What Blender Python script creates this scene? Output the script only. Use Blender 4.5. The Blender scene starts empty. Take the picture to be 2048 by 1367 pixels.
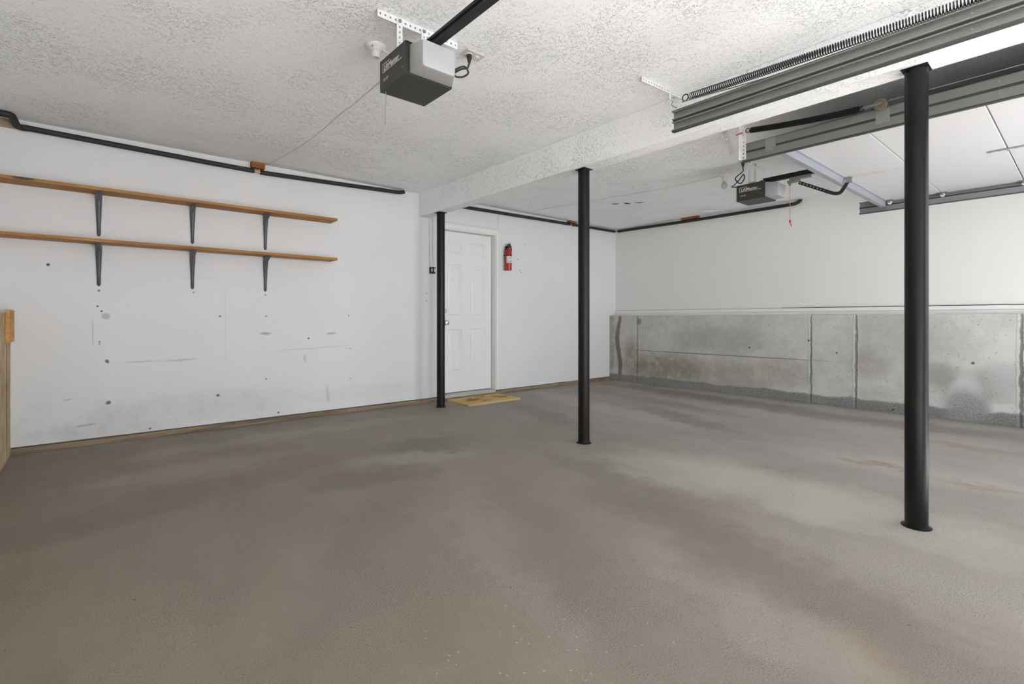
import bpy, bmesh, math, random
from mathutils import Vector, Matrix

random.seed(7)
scene = bpy.context.scene
C = scene.collection
PI = math.pi

# ------------------------------------------------------------------ layout (metres)
D = 5.15            # back wall face
XL = -0.44          # left concrete face
XLU = -0.60         # left upper wall face
XR = 6.484          # right concrete face
XRU = 6.649         # right upper wall face
H = 2.4665          # ceiling
YF = -1.0           # front wall inner face
BX0, BX1, BZ = 2.953, 3.093, 2.198   # dropped beam

# ------------------------------------------------------------------ node helper
class NT:
    def __init__(self, name):
        self.mat = bpy.data.materials.new(name)
        self.mat.use_nodes = True
        self.t = self.mat.node_tree
        self.t.nodes.clear()
        self.out = self.t.nodes.new('ShaderNodeOutputMaterial')
        self.b = self.t.nodes.new('ShaderNodeBsdfPrincipled')
        self.t.links.new(self.b.outputs[0], self.out.inputs[0])
    def put(self, sock, v):
        if isinstance(v, bpy.types.NodeSocket):
            self.t.links.new(v, sock)
        elif v is not None:
            if sock.type == 'RGBA' and len(v) == 3:
                v = (*v, 1)
            sock.default_value = v
    def m(self, op, a, b=None, c=None, clamp=False):
        n = self.t.nodes.new('ShaderNodeMath'); n.operation = op; n.use_clamp = clamp
        for i, v in enumerate((a, b, c)):
            if v is not None: self.put(n.inputs[i], v)
        return n.outputs[0]
    def pos(self):
        n = self.t.nodes.new('ShaderNodeNewGeometry')
        return n.outputs['Position']
    def objc(self):
        n = self.t.nodes.new('ShaderNodeTexCoord')
        return n.outputs['Object']
    def sep(self, v):
        n = self.t.nodes.new('ShaderNodeSeparateXYZ'); self.put(n.inputs[0], v)
        return n.outputs
    def comb(self, x, y, z):
        n = self.t.nodes.new('ShaderNodeCombineXYZ')
        for i, v in enumerate((x, y, z)): self.put(n.inputs[i], v)
        return n.outputs[0]
    def scale(self, v, s):
        n = self.t.nodes.new('ShaderNodeVectorMath'); n.operation = 'MULTIPLY'
        self.put(n.inputs[0], v); n.inputs[1].default_value = s
        return n.outputs[0]
    def noise(self, v, s, d=4, r=0.55, dist=0.0):
        n = self.t.nodes.new('ShaderNodeTexNoise')
        self.put(n.inputs['Vector'], v)
        n.inputs['Scale'].default_value = s; n.inputs['Detail'].default_value = d
        n.inputs['Roughness'].default_value = r; n.inputs['Distortion'].default_value = dist
        return n.outputs['Fac']
    def vor(self, v, s, feature='F1', out='Distance', rnd=1.0):
        n = self.t.nodes.new('ShaderNodeTexVoronoi'); n.feature = feature
        self.put(n.inputs['Vector'], v); n.inputs['Scale'].default_value = s
        n.inputs['Randomness'].default_value = rnd
        return n.outputs[out]
    def ss(self, x, lo, hi, a=0.0, b=1.0):
        n = self.t.nodes.new('ShaderNodeMapRange'); n.interpolation_type = 'SMOOTHSTEP'
        self.put(n.inputs[0], x)
        for i, v in ((1, lo), (2, hi), (3, a), (4, b)): n.inputs[i].default_value = v
        return n.outputs[0]
    def mix(self, f, a, b, blend='MIX'):
        n = self.t.nodes.new('ShaderNodeMix'); n.data_type = 'RGBA'; n.blend_type = blend
        self.put(n.inputs[0], f); self.put(n.inputs[6], a); self.put(n.inputs[7], b)
        return n.outputs[2]
    def blob(self, u, v, cu, cv, ru, rv, rot=0.0, edge=0.5, k=1.0):
        du = self.m('SUBTRACT', u, cu); dv = self.m('SUBTRACT', v, cv)
        if rot:
            c, s = math.cos(rot), math.sin(rot)
            x = self.m('MULTIPLY_ADD', du, c / ru, self.m('MULTIPLY', dv, s / ru))
            y = self.m('MULTIPLY_ADD', dv, c / rv, self.m('MULTIPLY', du, -s / rv))
        else:
            x = self.m('DIVIDE', du, ru); y = self.m('DIVIDE', dv, rv)
        q = self.m('MULTIPLY_ADD', x, x, self.m('MULTIPLY', y, y))
        return self.ss(q, max(0.0, 1 - edge) ** 2, (1 + edge) ** 2, k, 0.0)
    def union(self, ms):
        r = ms[0]
        for x in ms[1:]: r = self.m('MAXIMUM', r, x)
        return r
    def bump(self, h, dist, strength=1.0):
        n = self.t.nodes.new('ShaderNodeBump'); n.inputs['Distance'].default_value = dist
        n.inputs['Strength'].default_value = strength
        self.put(n.inputs['Height'], h); self.t.links.new(n.outputs[0], self.b.inputs['Normal'])
    def done(self, col, rough=0.8, metal=0.0, spec=0.5):
        self.put(self.b.inputs['Base Color'], col); self.put(self.b.inputs['Roughness'], rough)
        self.put(self.b.inputs['Metallic'], metal); self.put(self.b.inputs['Specular IOR Level'], spec)
        return self.mat

def srgb(r, g, b):
    f = lambda c: (c / 255 / 12.92) if c <= 10 else ((c / 255 + 0.055) / 1.055) ** 2.4
    return (f(r), f(g), f(b))

def simple(name, col, rough=0.6, metal=0.0, var=0.08, nscale=30, bump=0.0, spec=0.5):
    n = NT(name)
    f = n.noise(n.objc(), nscale, 3)
    lo = tuple(max(0, c * (1 - var)) for c in col); hi = tuple(min(1, c * (1 + var)) for c in col)
    if bump: n.bump(f, bump)
    return n.done(n.mix(f, lo, hi), rough, metal, spec)

# ------------------------------------------------------------------ materials
def mat_ceiling():
    n = NT('textured_white_ceiling'); p = n.pos()
    x, y, z = n.sep(p)
    a = n.noise(p, 46, 4, 0.6, 1.8)
    ridge = n.ss(a, 0.55, 0.66)
    b = n.ss(n.noise(p, 90, 3, 0.6, 1.0), 0.56, 0.72)
    patch = n.ss(n.noise(p, 1.7, 3, 0.6), 0.42, 0.62, 0.25, 1.0)
    h = n.m('MULTIPLY', n.m('ADD', ridge, n.m('MULTIPLY', b, 0.45)), patch)
    n.bump(h, 0.0060, 0.9)
    col = n.mix(n.noise(p, 3, 5, 0.6), (0.895, 0.905, 0.92), (0.925, 0.935, 0.95))
    pu = n.m('ADD', x, n.m('MULTIPLY', n.m('SUBTRACT', n.noise(p, 25, 3), 0.5), 0.05))
    pv = n.m('ADD', y, n.m('MULTIPLY', n.m('SUBTRACT', n.noise(p, 31, 3), 0.5), 0.05))
    chip = n.union([n.blob(pu, pv, *c, edge=0.3) for c in
                    [(5.13, 3.98, 0.045, 0.022, -0.8), (5.22, 3.86, 0.05, 0.022, -0.2), (5.30, 3.74, 0.05, 0.02, -0.8)]])
    col = n.mix(chip, col, (0.03, 0.03, 0.03))
    return n.done(col, 0.9, spec=0.2)

def mat_wallpaint(name, marks=False, base=(0.74, 0.74, 0.745)):
    n = NT(name); p = n.pos()
    x, y, z = n.sep(p)
    f = n.noise(p, 1.3, 4, 0.6)
    col = n.mix(f, tuple(c * 0.965 for c in base), tuple(c * 1.02 for c in base))
    fine = n.noise(p, 90, 3, 0.6)
    n.bump(fine, 0.0006, 0.6)
    sp = n.ss(n.vor(p, 9), 0.035, 0.018)
    col = n.mix(n.m('MULTIPLY', sp, 0.35), col, (0.30, 0.29, 0.28))
    if marks:
        w = n.m('MULTIPLY', n.m('SUBTRACT', n.noise(p, 14, 4, 0.65), 0.5), 0.05)
        u = n.m('ADD', x, w); v = n.m('ADD', z, n.m('MULTIPLY', n.m('SUBTRACT', n.noise(p, 17, 4, 0.65), 0.5), 0.022))
        # grime near the floor of the left bay
        low = n.ss(z, 0.60, 0.05); lowx = n.ss(x, 2.6, 0.2)
        g = n.m('MULTIPLY', n.m('MULTIPLY', low, lowx), n.ss(n.noise(p, 6, 6, 0.7), 0.42, 0.72))
        col = n.mix(n.m('MULTIPLY', g, 0.34), col, (0.36, 0.35, 0.33))
        smear = n.union([n.blob(u, v, 0.45, 0.24, 0.42, 0.07, 0.1, 0.9, 0.16), n.blob(u, v, 1.0, 0.22, 0.38, 0.09, 0.0, 0.9, 0.16),
                         n.blob(u, v, 0.10, 0.11, 0.35, 0.05, 0.0, 0.9, 0.22), n.blob(u, v, 4.9, 0.42, 0.20, 0.06, 0.0, 0.9, 0.05),
                         n.blob(u, v, 2.2, 0.20, 0.5, 0.06, 0.0, 0.9, 0.10), n.blob(u, v, 0.65, 1.36, 0.3, 0.012, 0.0, 0.9, 0.05)])
        col = n.mix(smear, col, (0.40, 0.38, 0.34))
        dash = n.union([n.blob(u, v, *b) for b in
            [(0.34, 0.640, 0.10, 0.005, 0.02, 0.6, 0.35), (0.60, 0.640, 0.10, 0.008, 0.04, 0.6, 0.32),
             (1.285, 0.856, 0.045, 0.012, 0.0, 0.5, 0.6), (1.918, 0.845, 0.045, 0.010, 0.05, 0.5, 0.55),
             (-0.02, 0.16, 0.05, 0.007, 0.06, 0.8, 0.45), (0.10, 1.018, 0.022, 0.022, 0.5, 0.5, 0.45),
             (-0.13, 0.372, 0.03, 0.004, 0.1, 0.8, 0.35), (1.75, 0.70, 0.35, 0.004, 0.04, 0.6, 0.25),
             (1.65, 0.60, 0.012, 0.03, 0, 0.6, 0.3), (1.88, 0.22, 0.012, 0.07, 0, 0.8, 0.25), (4.0, 2.28, 0.06, 0.004, 0.05, 0.5, 0.2)]])
        col = n.mix(dash, col, (0.22, 0.21, 0.20))
        dots = n.union([n.blob(x, z, a, b, r, r, 0, 0.35, k) for a, b, r, k in
            [(-0.239, 1.408, 0.010, 1), (0.049, 1.098, 0.007, .9), (0.074, 1.058, 0.007, .9), (0.061, 0.812, 0.006, .8),
             (0.061, 0.795, 0.006, .6), (1.289, 1.022, 0.008, .6), (2.101, 1.029, 0.007, .7), (1.686, 0.800, 0.009, .9),
             (0.903, 1.02, 0.008, .9), (0.887, 0.304, 0.012, .9), (0.388, 0.075, 0.008, .9), (1.285, 1.225, 0.007, .7),
             (0.699, 1.230, 0.007, .7), (0.058, 1.222, 0.008, .8), (1.29, 0.42, 0.008, .7), (1.4, 0.085, 0.01, .8),
             (2.12, 0.36, 0.007, .6), (2.12, 0.68, 0.007, .6), (3.05, 1.30, 0.008, .7), (3.05, 1.21, 0.008, .6), (4.49, 1.816, 0.01, .5),
             (4.534, 1.668, 0.012, .4), (4.55, 1.64, 0.01, .4), (4.62, 2.02, 0.009, .4)]])
        col = n.mix(dots, col, (0.09, 0.09, 0.09))
        chip = n.union([n.blob(u, v, 0.108, 0.655, 0.011, 0.014, 0.3, 0.4), n.blob(u, v, 0.114, 0.322, 0.016, 0.012, 0.5, 0.4)])
        col = n.mix(n.m('MULTIPLY', chip, 0.85), col, (0.07, 0.07, 0.07))
        seam = n.union([n.blob(x, z, 0.945, 0.95, 0.004, 0.33, 0, 0.5, 0.16), n.blob(x, z, 0.02, 0.89, 0.005, 0.09, 0, 0.5, 0.35)])
        col = n.mix(seam, col, (0.30, 0.30, 0.30))
    return n.done(col, 0.75, spec=0.3)

def mat_floor():
    n = NT('worn_concrete_floor'); p = n.pos()
    x, y, z = n.sep(p)
    wx = n.m('MULTIPLY', n.m('SUBTRACT', n.noise(p, 2.6, 6, 0.68), 0.5), 0.6)
    wy = n.m('MULTIPLY', n.m('SUBTRACT', n.noise(n.scale(p, (1, 1, 9)), 3.1, 6, 0.68), 0.5), 0.7)
    u = n.m('ADD', x, wx); v = n.m('ADD', y, wy)
    big = n.noise(p, 0.75, 6, 0.62, 0.6)
    mid = n.noise(p, 3.1, 6, 0.66, 0.4)
    # streaks left by trowel and tyres, running across the bay
    st = n.noise(n.scale(p, (1.0, 0.22, 1.0)), 3.4, 6, 0.66, 0.5)
    f = n.m('ADD', n.m('MULTIPLY', big, 0.45), n.m('ADD', n.m('MULTIPLY', mid, 0.30), n.m('MULTIPLY', st, 0.25)))
    f = n.ss(f, 0.40, 0.60)
    col = n.mix(f, FL['dark'], FL['light'])
    hue = n.ss(n.noise(p, 1.1, 4, 0.6), 0.40, 0.62)
    col = n.mix(n.m('MULTIPLY', hue, 0.35), col, FL['mauve'])
    col = n.mix(n.blob(u, v, 4.7, 1.9, 2.6, 2.0, 0.4, 1.0, 0.60), col, FL['clean'])
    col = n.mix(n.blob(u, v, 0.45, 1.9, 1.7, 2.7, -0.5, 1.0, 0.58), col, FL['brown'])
    pale = n.union([n.blob(u, v, *b) for b in
        [(3.05, 1.05, 0.85, 0.26, 1.50, 0.8, 0.80), (2.80, 1.75, 0.45, 0.12, 1.35, 0.8, 0.40), (2.65, 0.30, 0.60, 0.30, 1.55, 0.9, 0.28),
         (1.75, 0.80, 0.45, 0.12, 1.20, 0.9, 0.20), (1.75, 3.20, 0.34, 0.10, -0.4, 0.9, 0.22), (4.1, 0.95, 0.55, 0.16, 1.6, 0.9, 0.40),
         (5.3, 2.4, 1.2, 0.22, 1.55, 0.9, 0.30), (6.25, 1.6, 1.4, 0.12, 1.57, 0.9, 0.35), (0.55, 3.9, 0.5, 0.12, 0.0, 0.9, 0.16),
         (1.3, 4.5, 0.9, 0.12, 0.0, 0.9, 0.20), (4.4, 3.7, 0.9, 0.14, 1.4, 0.9, 0.35), (1.42, 1.75, 0.5, 0.10, 1.2, 0.9, 0.12)]])
    col = n.mix(pale, col, FL['pale'])
    darkm = n.union([n.blob(u, v, *b) for b in
        [(1.35, 2.95, 0.28, 0.14, -0.3, 0.9, 0.70), (2.0, 3.45, 0.24, 0.16, -0.4, 0.8, 0.75), (3.6, 3.7, 0.6, 0.12, 1.3, 0.9, 0.45),
         (4.55, 2.7, 0.5, 0.12, 1.2, 0.9, 0.45), (5.95, 3.3, 1.2, 0.16, 1.50, 0.9, 0.60), (5.8, 1.6, 1.0, 0.14, 1.62, 0.9, 0.45), (5.2, 3.4, 0.9, 0.12, 1.45, 0.9, 0.40),
         (2.10, 1.00, 0.75, 0.16, 1.30, 0.9, 0.50), (1.95, 0.40, 0.40, 0.10, 1.25, 0.9, 0.40), (1.55, 1.55, 0.6, 0.14, 1.15, 0.9, 0.35), (0.2, 3.3, 0.7, 0.16, 0.2, 0.9, 0.40),
         (0.75, 1.55, 0.4, 0.2, 0.8, 0.9, 0.30), (-0.2, 4.6, 0.3, 0.5, 0.0, 0.9, 0.40), (1.1, 2.35, 0.6, 0.12, 0.9, 0.9, 0.35), (2.45, 1.9, 0.6, 0.10, 1.4, 0.9, 0.35)]])
    col = n.mix(darkm, col, FL['stain'])
    rust = n.union([n.blob(u, v, *b) for b in
        [(4.08, 0.95, 0.16, 0.045, 1.4, 0.8, 0.75), (5.20, 0.70, 0.36, 0.07, 1.6, 0.8, 0.60), (4.07, 0.45, 0.14, 0.05, 1.5, 0.8, 0.55),
         (5.95, 4.85, 0.20, 0.10, 0.0, 0.8, 0.85), (0.85, 1.45, 0.16, 0.12, 0, 0.9, 0.10), (1.72, 0.42, 0.14, 0.05, 1.3, 0.9, 0.35)]])
    rn = n.ss(n.noise(n.scale(p, (1, 0.4, 1)), 20, 5, 0.7), 0.30, 0.60)
    col = n.mix(n.m('MULTIPLY', rust, rn), col, (0.33, 0.22, 0.115))
    # exposed aggregate: fine grain plus sparse pale chips
    g = n.noise(p, 190, 2, 0.7)
    worn = n.ss(n.noise(p, 1.4, 4, 0.6), 0.40, 0.60)
    col = n.mix(n.m('MULTIPLY', n.ss(g, 0.50, 0.66), n.m('MULTIPLY_ADD', worn, 0.40, 0.26)), col, (0.085, 0.075, 0.066))
    col = n.mix(n.m('MULTIPLY', n.ss(n.noise(p, 230, 2, 0.7), 0.54, 0.70), n.m('MULTIPLY_ADD', worn, 0.42, 0.20)), col, (0.52, 0.49, 0.45))
    chips = n.ss(n.vor(p, 26), 0.10, 0.06)
    cm = n.ss(n.noise(p, 1.9, 4, 0.7), 0.58, 0.70)
    near = n.blob(x, y, 1.1, 1.05, 0.35, 0.18, -0.6, 0.9)
    col = n.mix(n.m('MULTIPLY', chips, n.m('MAXIMUM', n.m('MULTIPLY', cm, 0.5), n.m('MULTIPLY', near, 0.6))), col, (0.62, 0.58, 0.52))
    pits = n.ss(n.vor(n.scale(p, (1, 1, 1)), 7), 0.035, 0.02)
    col = n.mix(n.m('MULTIPLY', pits, 0.7), col, (0.05, 0.045, 0.04))
    n.bump(n.m('ADD', n.m('MULTIPLY', g, n.m('MULTIPLY_ADD', worn, 0.8, 0.2)), n.m('MULTIPLY', mid, 0.8)), 0.0022, 0.8)
    return n.done(col, n.ss(mid, 0.35, 0.7, 0.62, 0.80), spec=0.35)

def mat_stemwall(name, left=False):
    n = NT(name); p = n.pos()
    x, y, z = n.sep(p)
    w1 = n.m('MULTIPLY', n.m('SUBTRACT', n.noise(p, 9, 5, 0.65), 0.5), 0.12)
    w2 = n.m('MULTIPLY', n.m('SUBTRACT', n.noise(p, 12, 5, 0.65), 0.5), 0.12)
    u = n.m('ADD', y, w1); v = n.m('ADD', z, w2)
    f = n.m('ADD', n.m('MULTIPLY', n.noise(p, 2.2, 6, 0.65), 0.6), n.m('MULTIPLY', n.noise(p, 11, 5, 0.7), 0.4))
    if left:
        col = n.mix(n.ss(f, 0.35, 0.65), srgb(172, 148, 112), srgb(212, 192, 160))
    else:
        col = n.mix(n.ss(f, 0.35, 0.65), (0.47, 0.46, 0.435), (0.60, 0.59, 0.565))
        brown = n.union([n.blob(u, v, *b) for b in
            [(4.15, 0.27, 0.55, 0.14, 0.0, 0.9, 0.75), (3.2, 0.25, 0.6, 0.12, 0.0, 0.9, 0.45), (2.55, 0.33, 0.28, 0.13, 0.0, 0.9, 0.40),
             (1.6, 0.50, 0.13, 0.13, 0.0, 0.8, 0.40), (4.72, 0.35, 0.10, 0.26, 0.0, 0.8, 0.6), (4.58, 0.96, 0.04, 0.05, 0, 0.6, 0.8),
             (5.1, 0.55, 0.04, 0.5, 0, 0.9, 0.55)]])
        col = n.mix(n.m('MULTIPLY', brown, n.ss(n.noise(p, 9, 5, 0.6), 0.15, 0.55)), col, (0.235, 0.20, 0.145))
        damp = n.union([n.blob(u, v, *b) for b in
            [(1.0, 0.42, 0.17, 0.10, 0.3, 0.8, 0.6), (0.62, 0.38, 0.22, 0.12, -0.5, 0.8, 0.6), (1.4, 0.75, 0.4, 0.2, 0, 0.9, 0.25),
             (3.3, 0.72, 0.5, 0.12, 0, 0.9, 0.30), (0.95, 0.28, 0.2, 0.10, 0.4, 0.9, 0.35)]])
        col = n.mix(damp, col, (0.235, 0.23, 0.215))
        efl = n.union([n.blob(u, v, *b) for b in
            [(0.80, 0.24, 0.10, 0.17, 0, 0.7, 0.8), (0.55, 0.145, 0.22, 0.05, 0, 0.8, 0.8), (0.50, 0.55, 0.14, 0.28, 0, 0.9, 0.42),
             (0.98, 0.15, 0.20, 0.06, 0.35, 0.9, 0.5), (5.02, 0.12, 0.09, 0.08, 0, 0.7, 0.7), (2.17, 0.12, 0.3, 0.05, 0, 0.9, 0.35)]])
        col = n.mix(efl, col, (0.62, 0.63, 0.64))
        # streaks of dark seepage near the corner
        sx = n.m('ADD', y, n.m('MULTIPLY', n.m('SINE', n.m('MULTIPLY', z, 7.0)), 0.03))
        sx = n.m('ADD', sx, n.m('MULTIPLY', n.m('SUBTRACT', n.noise(p, 20, 4, 0.7), 0.5), 0.05))
        seep = n.blob(sx, z, 4.96, 0.52, 0.042, 0.62, 0, 0.25, 0.85)
        col = n.mix(seep, col, (0.17, 0.14, 0.10))
        # rough honeycombed strip at the foot
        hb = n.ss(n.m('SUBTRACT', z, n.m('MULTIPLY', n.m('SUBTRACT', n.noise(n.comb(y, 0.0, 0.0), 3.2, 4, 0.6), 0.40), 0.13)), 0.115, 0.08)
        mound = n.blob(u, v, 0.80, 0.08, 0.13, 0.19, 0, 0.6)
        hb = n.m('MAXIMUM', hb, n.m('MULTIPLY', mound, 0.9))
        agg = n.ss(n.noise(p, 110, 4, 0.75), 0.36, 0.66)
        col = n.mix(n.m('MULTIPLY', hb, 0.85), col, n.mix(n.m('MULTIPLY', mound, 0.55), n.mix(agg, (0.19, 0.19, 0.19), (0.46, 0.46, 0.455)), n.mix(agg, (0.30, 0.31, 0.32), (0.74, 0.75, 0.77))))
        jx = n.m('ADD', y, n.m('MULTIPLY', n.m('SUBTRACT', n.noise(p, 11, 4, 0.65), 0.5), 0.040))
        jz = n.m('ADD', z, n.m('MULTIPLY', n.m('SUBTRACT', n.noise(p, 10, 3, 0.6), 0.5), 0.015))
        jt = n.union([n.blob(jx, z, c, 0.52, r, 0.56, 0, 0.45, k) for c, r, k in
                      [(4.603, 0.010, .7), (2.168, 0.010, .9), (1.716, 0.010, .85), (0.431, 0.011, 1.0)]] +
                     [n.blob(jz, y, 0.506, 3.38, 0.006, 1.22, 0, 0.45, 0.75)])
        col = n.mix(n.m('MULTIPLY', jt, 0.75), col, (0.085, 0.08, 0.07))
        lip = n.union([n.blob(jx, z, c + 0.022, 0.52, 0.010, 0.52, 0, 0.6, 0.5) for c in (2.168, 1.716, 0.431)])
        col = n.mix(lip, col, (0.58, 0.57, 0.54))
        n.bump(n.m('ADD', n.m('SUBTRACT', n.m('MULTIPLY', lip, 0.8), jt), n.m('ADD', n.m('MULTIPLY', agg, n.m('MULTIPLY', hb, 0.7)), n.m('MULTIPLY', n.noise(p, 45, 4, 0.65), 0.25))), 0.006)
    pit = n.ss(n.m('ADD', n.vor(p, 30), n.m('MULTIPLY', n.noise(p, 6, 3), 0.25)), 0.255, 0.215)
    col = n.mix(n.m('MULTIPLY', pit, 0.75), col, (0.09, 0.085, 0.075))
    ties = n.ss(n.vor(p, 3.2), 0.05, 0.035)
    col = n.mix(n.m('MULTIPLY', ties, 0.85), col, (0.06, 0.055, 0.05))
    if left:
        g = n.union([n.blob(y, z, 4.93, 0.45, 0.03, 0.42, 0, 0.4, 0.75), n.blob(y, z, 5.06, 0.45, 0.012, 0.5, 0, 0.5, 0.5)])
        col = n.mix(g, col, (0.06, 0.05, 0.04))
        n.bump(f, 0.004)
    return n.done(col, 0.88, spec=0.2)

def mat_wood(name, a, b, axis=0, knots=True, sc=1.0):
    n = NT(name); p = n.pos()
    s = [14, 14, 14]; s[axis] = 0.9
    v = n.scale(p, tuple(q * sc for q in s))
    g = n.noise(v, 2.2, 6, 0.65, 0.8)
    col = n.mix(n.ss(g, 0.3, 0.7), a, b)
    s2 = [90, 90, 90]; s2[axis] = 2.5
    fine = n.noise(n.scale(p, tuple(s2)), 1.5, 3, 0.6)
    col = n.mix(n.m('MULTIPLY', n.ss(fine, 0.5, 0.72), 0.35), col, tuple(c * 0.5 for c in a))
    if knots:
        s3 = [3.0, 9.0, 9.0] if axis == 0 else [9.0, 3.0, 9.0]
        k = n.ss(n.vor(n.scale(p, tuple(s3)), 1.0), 0.16, 0.05)
        col = n.mix(n.m('MULTIPLY', k, 0.75), col, tuple(c * 0.28 for c in a))
    n.bump(g, 0.001)
    return n.done(col, 0.6, spec=0.35)

def mat_upper_shelf():
    m = mat_wood('pine_board_stained', srgb(172, 108, 46), srgb(206, 144, 74))
    return m

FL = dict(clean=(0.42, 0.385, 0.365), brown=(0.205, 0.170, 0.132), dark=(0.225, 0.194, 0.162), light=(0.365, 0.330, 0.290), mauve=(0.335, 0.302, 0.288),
          pale=(0.52, 0.49, 0.445), stain=(0.175, 0.150, 0.122))
M = {}
M['ceiling'] = mat_ceiling()
M['wall_back'] = mat_wallpaint('white_wall_paint_scuffed', True)
M['wall'] = mat_wallpaint('white_wall_paint', base=(0.78, 0.775, 0.765))
M['floor'] = mat_floor()
M['stem_r'] = mat_stemwall('stained_concrete_stem_wall')
M['stem_l'] = mat_stemwall('tan_concrete_stem_wall', True)
M['trim'] = simple('white_trim_paint', (0.80, 0.80, 0.79), 0.55, var=0.03)
M['door'] = simple('white_door_paint', (0.80, 0.80, 0.80), 0.45, var=0.015)
M['seam'] = simple('grey_board_seam', (0.50, 0.50, 0.50), 0.8)
M['threshold'] = simple('grey_threshold_metal', (0.50, 0.50, 0.50), 0.45, 0.2)
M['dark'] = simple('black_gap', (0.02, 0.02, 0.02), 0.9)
M['gap'] = simple('grey_caulk_gap', (0.22, 0.22, 0.215), 0.9)
M['curb'] = mat_wood('dirty_sill_plate', srgb(104, 88, 70), srgb(156, 138, 114), 0, False, 0.6)
M['post'] = simple('black_painted_steel_post', (0.0100, 0.0100, 0.0104), 0.36, 0.0, 0.25, 14, 0.0004, 0.20)
M['black'] = simple('black_metal', (0.013, 0.013, 0.014), 0.45, var=0.2)
M['foam'] = simple('black_foam_insulation', (0.018, 0.018, 0.019), 0.62, var=0.2, nscale=60, bump=0.0006)
M['copper'] = simple('copper_pipe', (0.62, 0.36, 0.26), 0.35, 0.8)
M['pine'] = mat_wood('pine_shelf_board', srgb(146, 98, 46), srgb(184, 134, 74))
M['block'] = mat_wood('orange_wood_block', srgb(126, 76, 36), srgb(158, 100, 52), 0, False)
M['offcut'] = mat_wood('pale_wood_offcut', srgb(188, 134, 66), srgb(216, 166, 96), 1, False)
M['tan'] = mat_wood('tan_blocking_board', srgb(146, 128, 104), srgb(176, 160, 136), 0, False)
M['bracket'] = simple('grey_pressed_steel_bracket', (0.105, 0.105, 0.115), 0.42, 0.35, 0.22, 26)
M['galv'] = simple('galvanised_steel', (0.235, 0.24, 0.235), 0.45, 0.45, 0.10, 40)
M['plate'] = simple('light_galvanised_plate', (0.31, 0.31, 0.305), 0.45, 0.4, 0.1, 40)
M['track_shade'] = simple('dark_grey_track_shade', (0.055, 0.056, 0.054), 0.5, 0.2)  # dark colour for the track strips that stand in for shade
M['galv_d'] = simple('dull_galvanised_steel', (0.30, 0.31, 0.33), 0.45, 0.55, 0.12, 40)
M['strut'] = simple('bluish_galvanised_strut', (0.36, 0.37, 0.415), 0.42, 0.4, 0.08, 30)
M['strap'] = simple('white_painted_angle_iron', (0.72, 0.72, 0.72), 0.5, 0.1, 0.08, 40)
M['strap_g'] = simple('grey_perforated_strap', (0.42, 0.42, 0.42), 0.5, 0.4, 0.1, 40)
M['spring'] = simple('black_oiled_spring_steel', (0.02, 0.02, 0.021), 0.4, 0.4, 0.3)
M['housing'] = simple('charcoal_opener_housing', (0.030, 0.029, 0.027), 0.5, 0.0, 0.06, 20)
M['lens'] = simple('frosted_white_lens', (0.34, 0.34, 0.345), 0.35, var=0.02)
M['letter'] = simple('pale_grey_print', (0.62, 0.60, 0.57), 0.6)
M['ivory'] = simple('ivory_plastic', (0.56, 0.53, 0.48), 0.5)
M['porcelain'] = simple('white_porcelain', (0.74, 0.73, 0.70), 0.35, var=0.04)
M['bulb'] = simple('grey_frosted_bulb_glass', (0.52, 0.52, 0.53), 0.25, var=0.03)
M['cable'] = simple('pale_grey_cable', (0.62, 0.62, 0.62), 0.6)
M['rope'] = simple('tan_wound_rope', (0.20, 0.165, 0.10), 0.8, var=0.35, nscale=120)
M['brass'] = simple('rusty_brass_hook', (0.32, 0.20, 0.09), 0.5, 0.5)
M['red'] = simple('red_cord', (0.36, 0.05, 0.04), 0.6)
M['redcord'] = simple('faded_red_cord', (0.55, 0.24, 0.20), 0.7)
M['redpaint'] = simple('glossy_red_extinguisher_paint', (0.42, 0.012, 0.016), 0.28, var=0.05)
M['label'] = simple('silver_white_label', (0.66, 0.67, 0.68), 0.45, var=0.03)
M['greyprint'] = simple('grey_label_print', (0.16, 0.17, 0.18), 0.6)
M['tape'] = simple('cream_reinforcing_strip', (0.60, 0.58, 0.49), 0.6)
M['panel'] = simple('white_garage_door_skin', (0.62, 0.62, 0.63), 0.42, var=0.012, nscale=4)
M['chrome'] = simple('satin_nickel_knob', (0.62, 0.61, 0.59), 0.25, 0.9)
M['light_block'] = simple('dark_green_light_block', (0.06, 0.08, 0.05), 0.95, var=0.4, nscale=6)  # for the unseen block added on the left outside
M['skin'] = simple('dark_brown_outer_door_skin', (0.06, 0.05, 0.042), 0.6, var=0.05)
M['drive'] = simple('pale_concrete_driveway', (0.50, 0.49, 0.47), 0.9, var=0.08, nscale=2)

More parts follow.
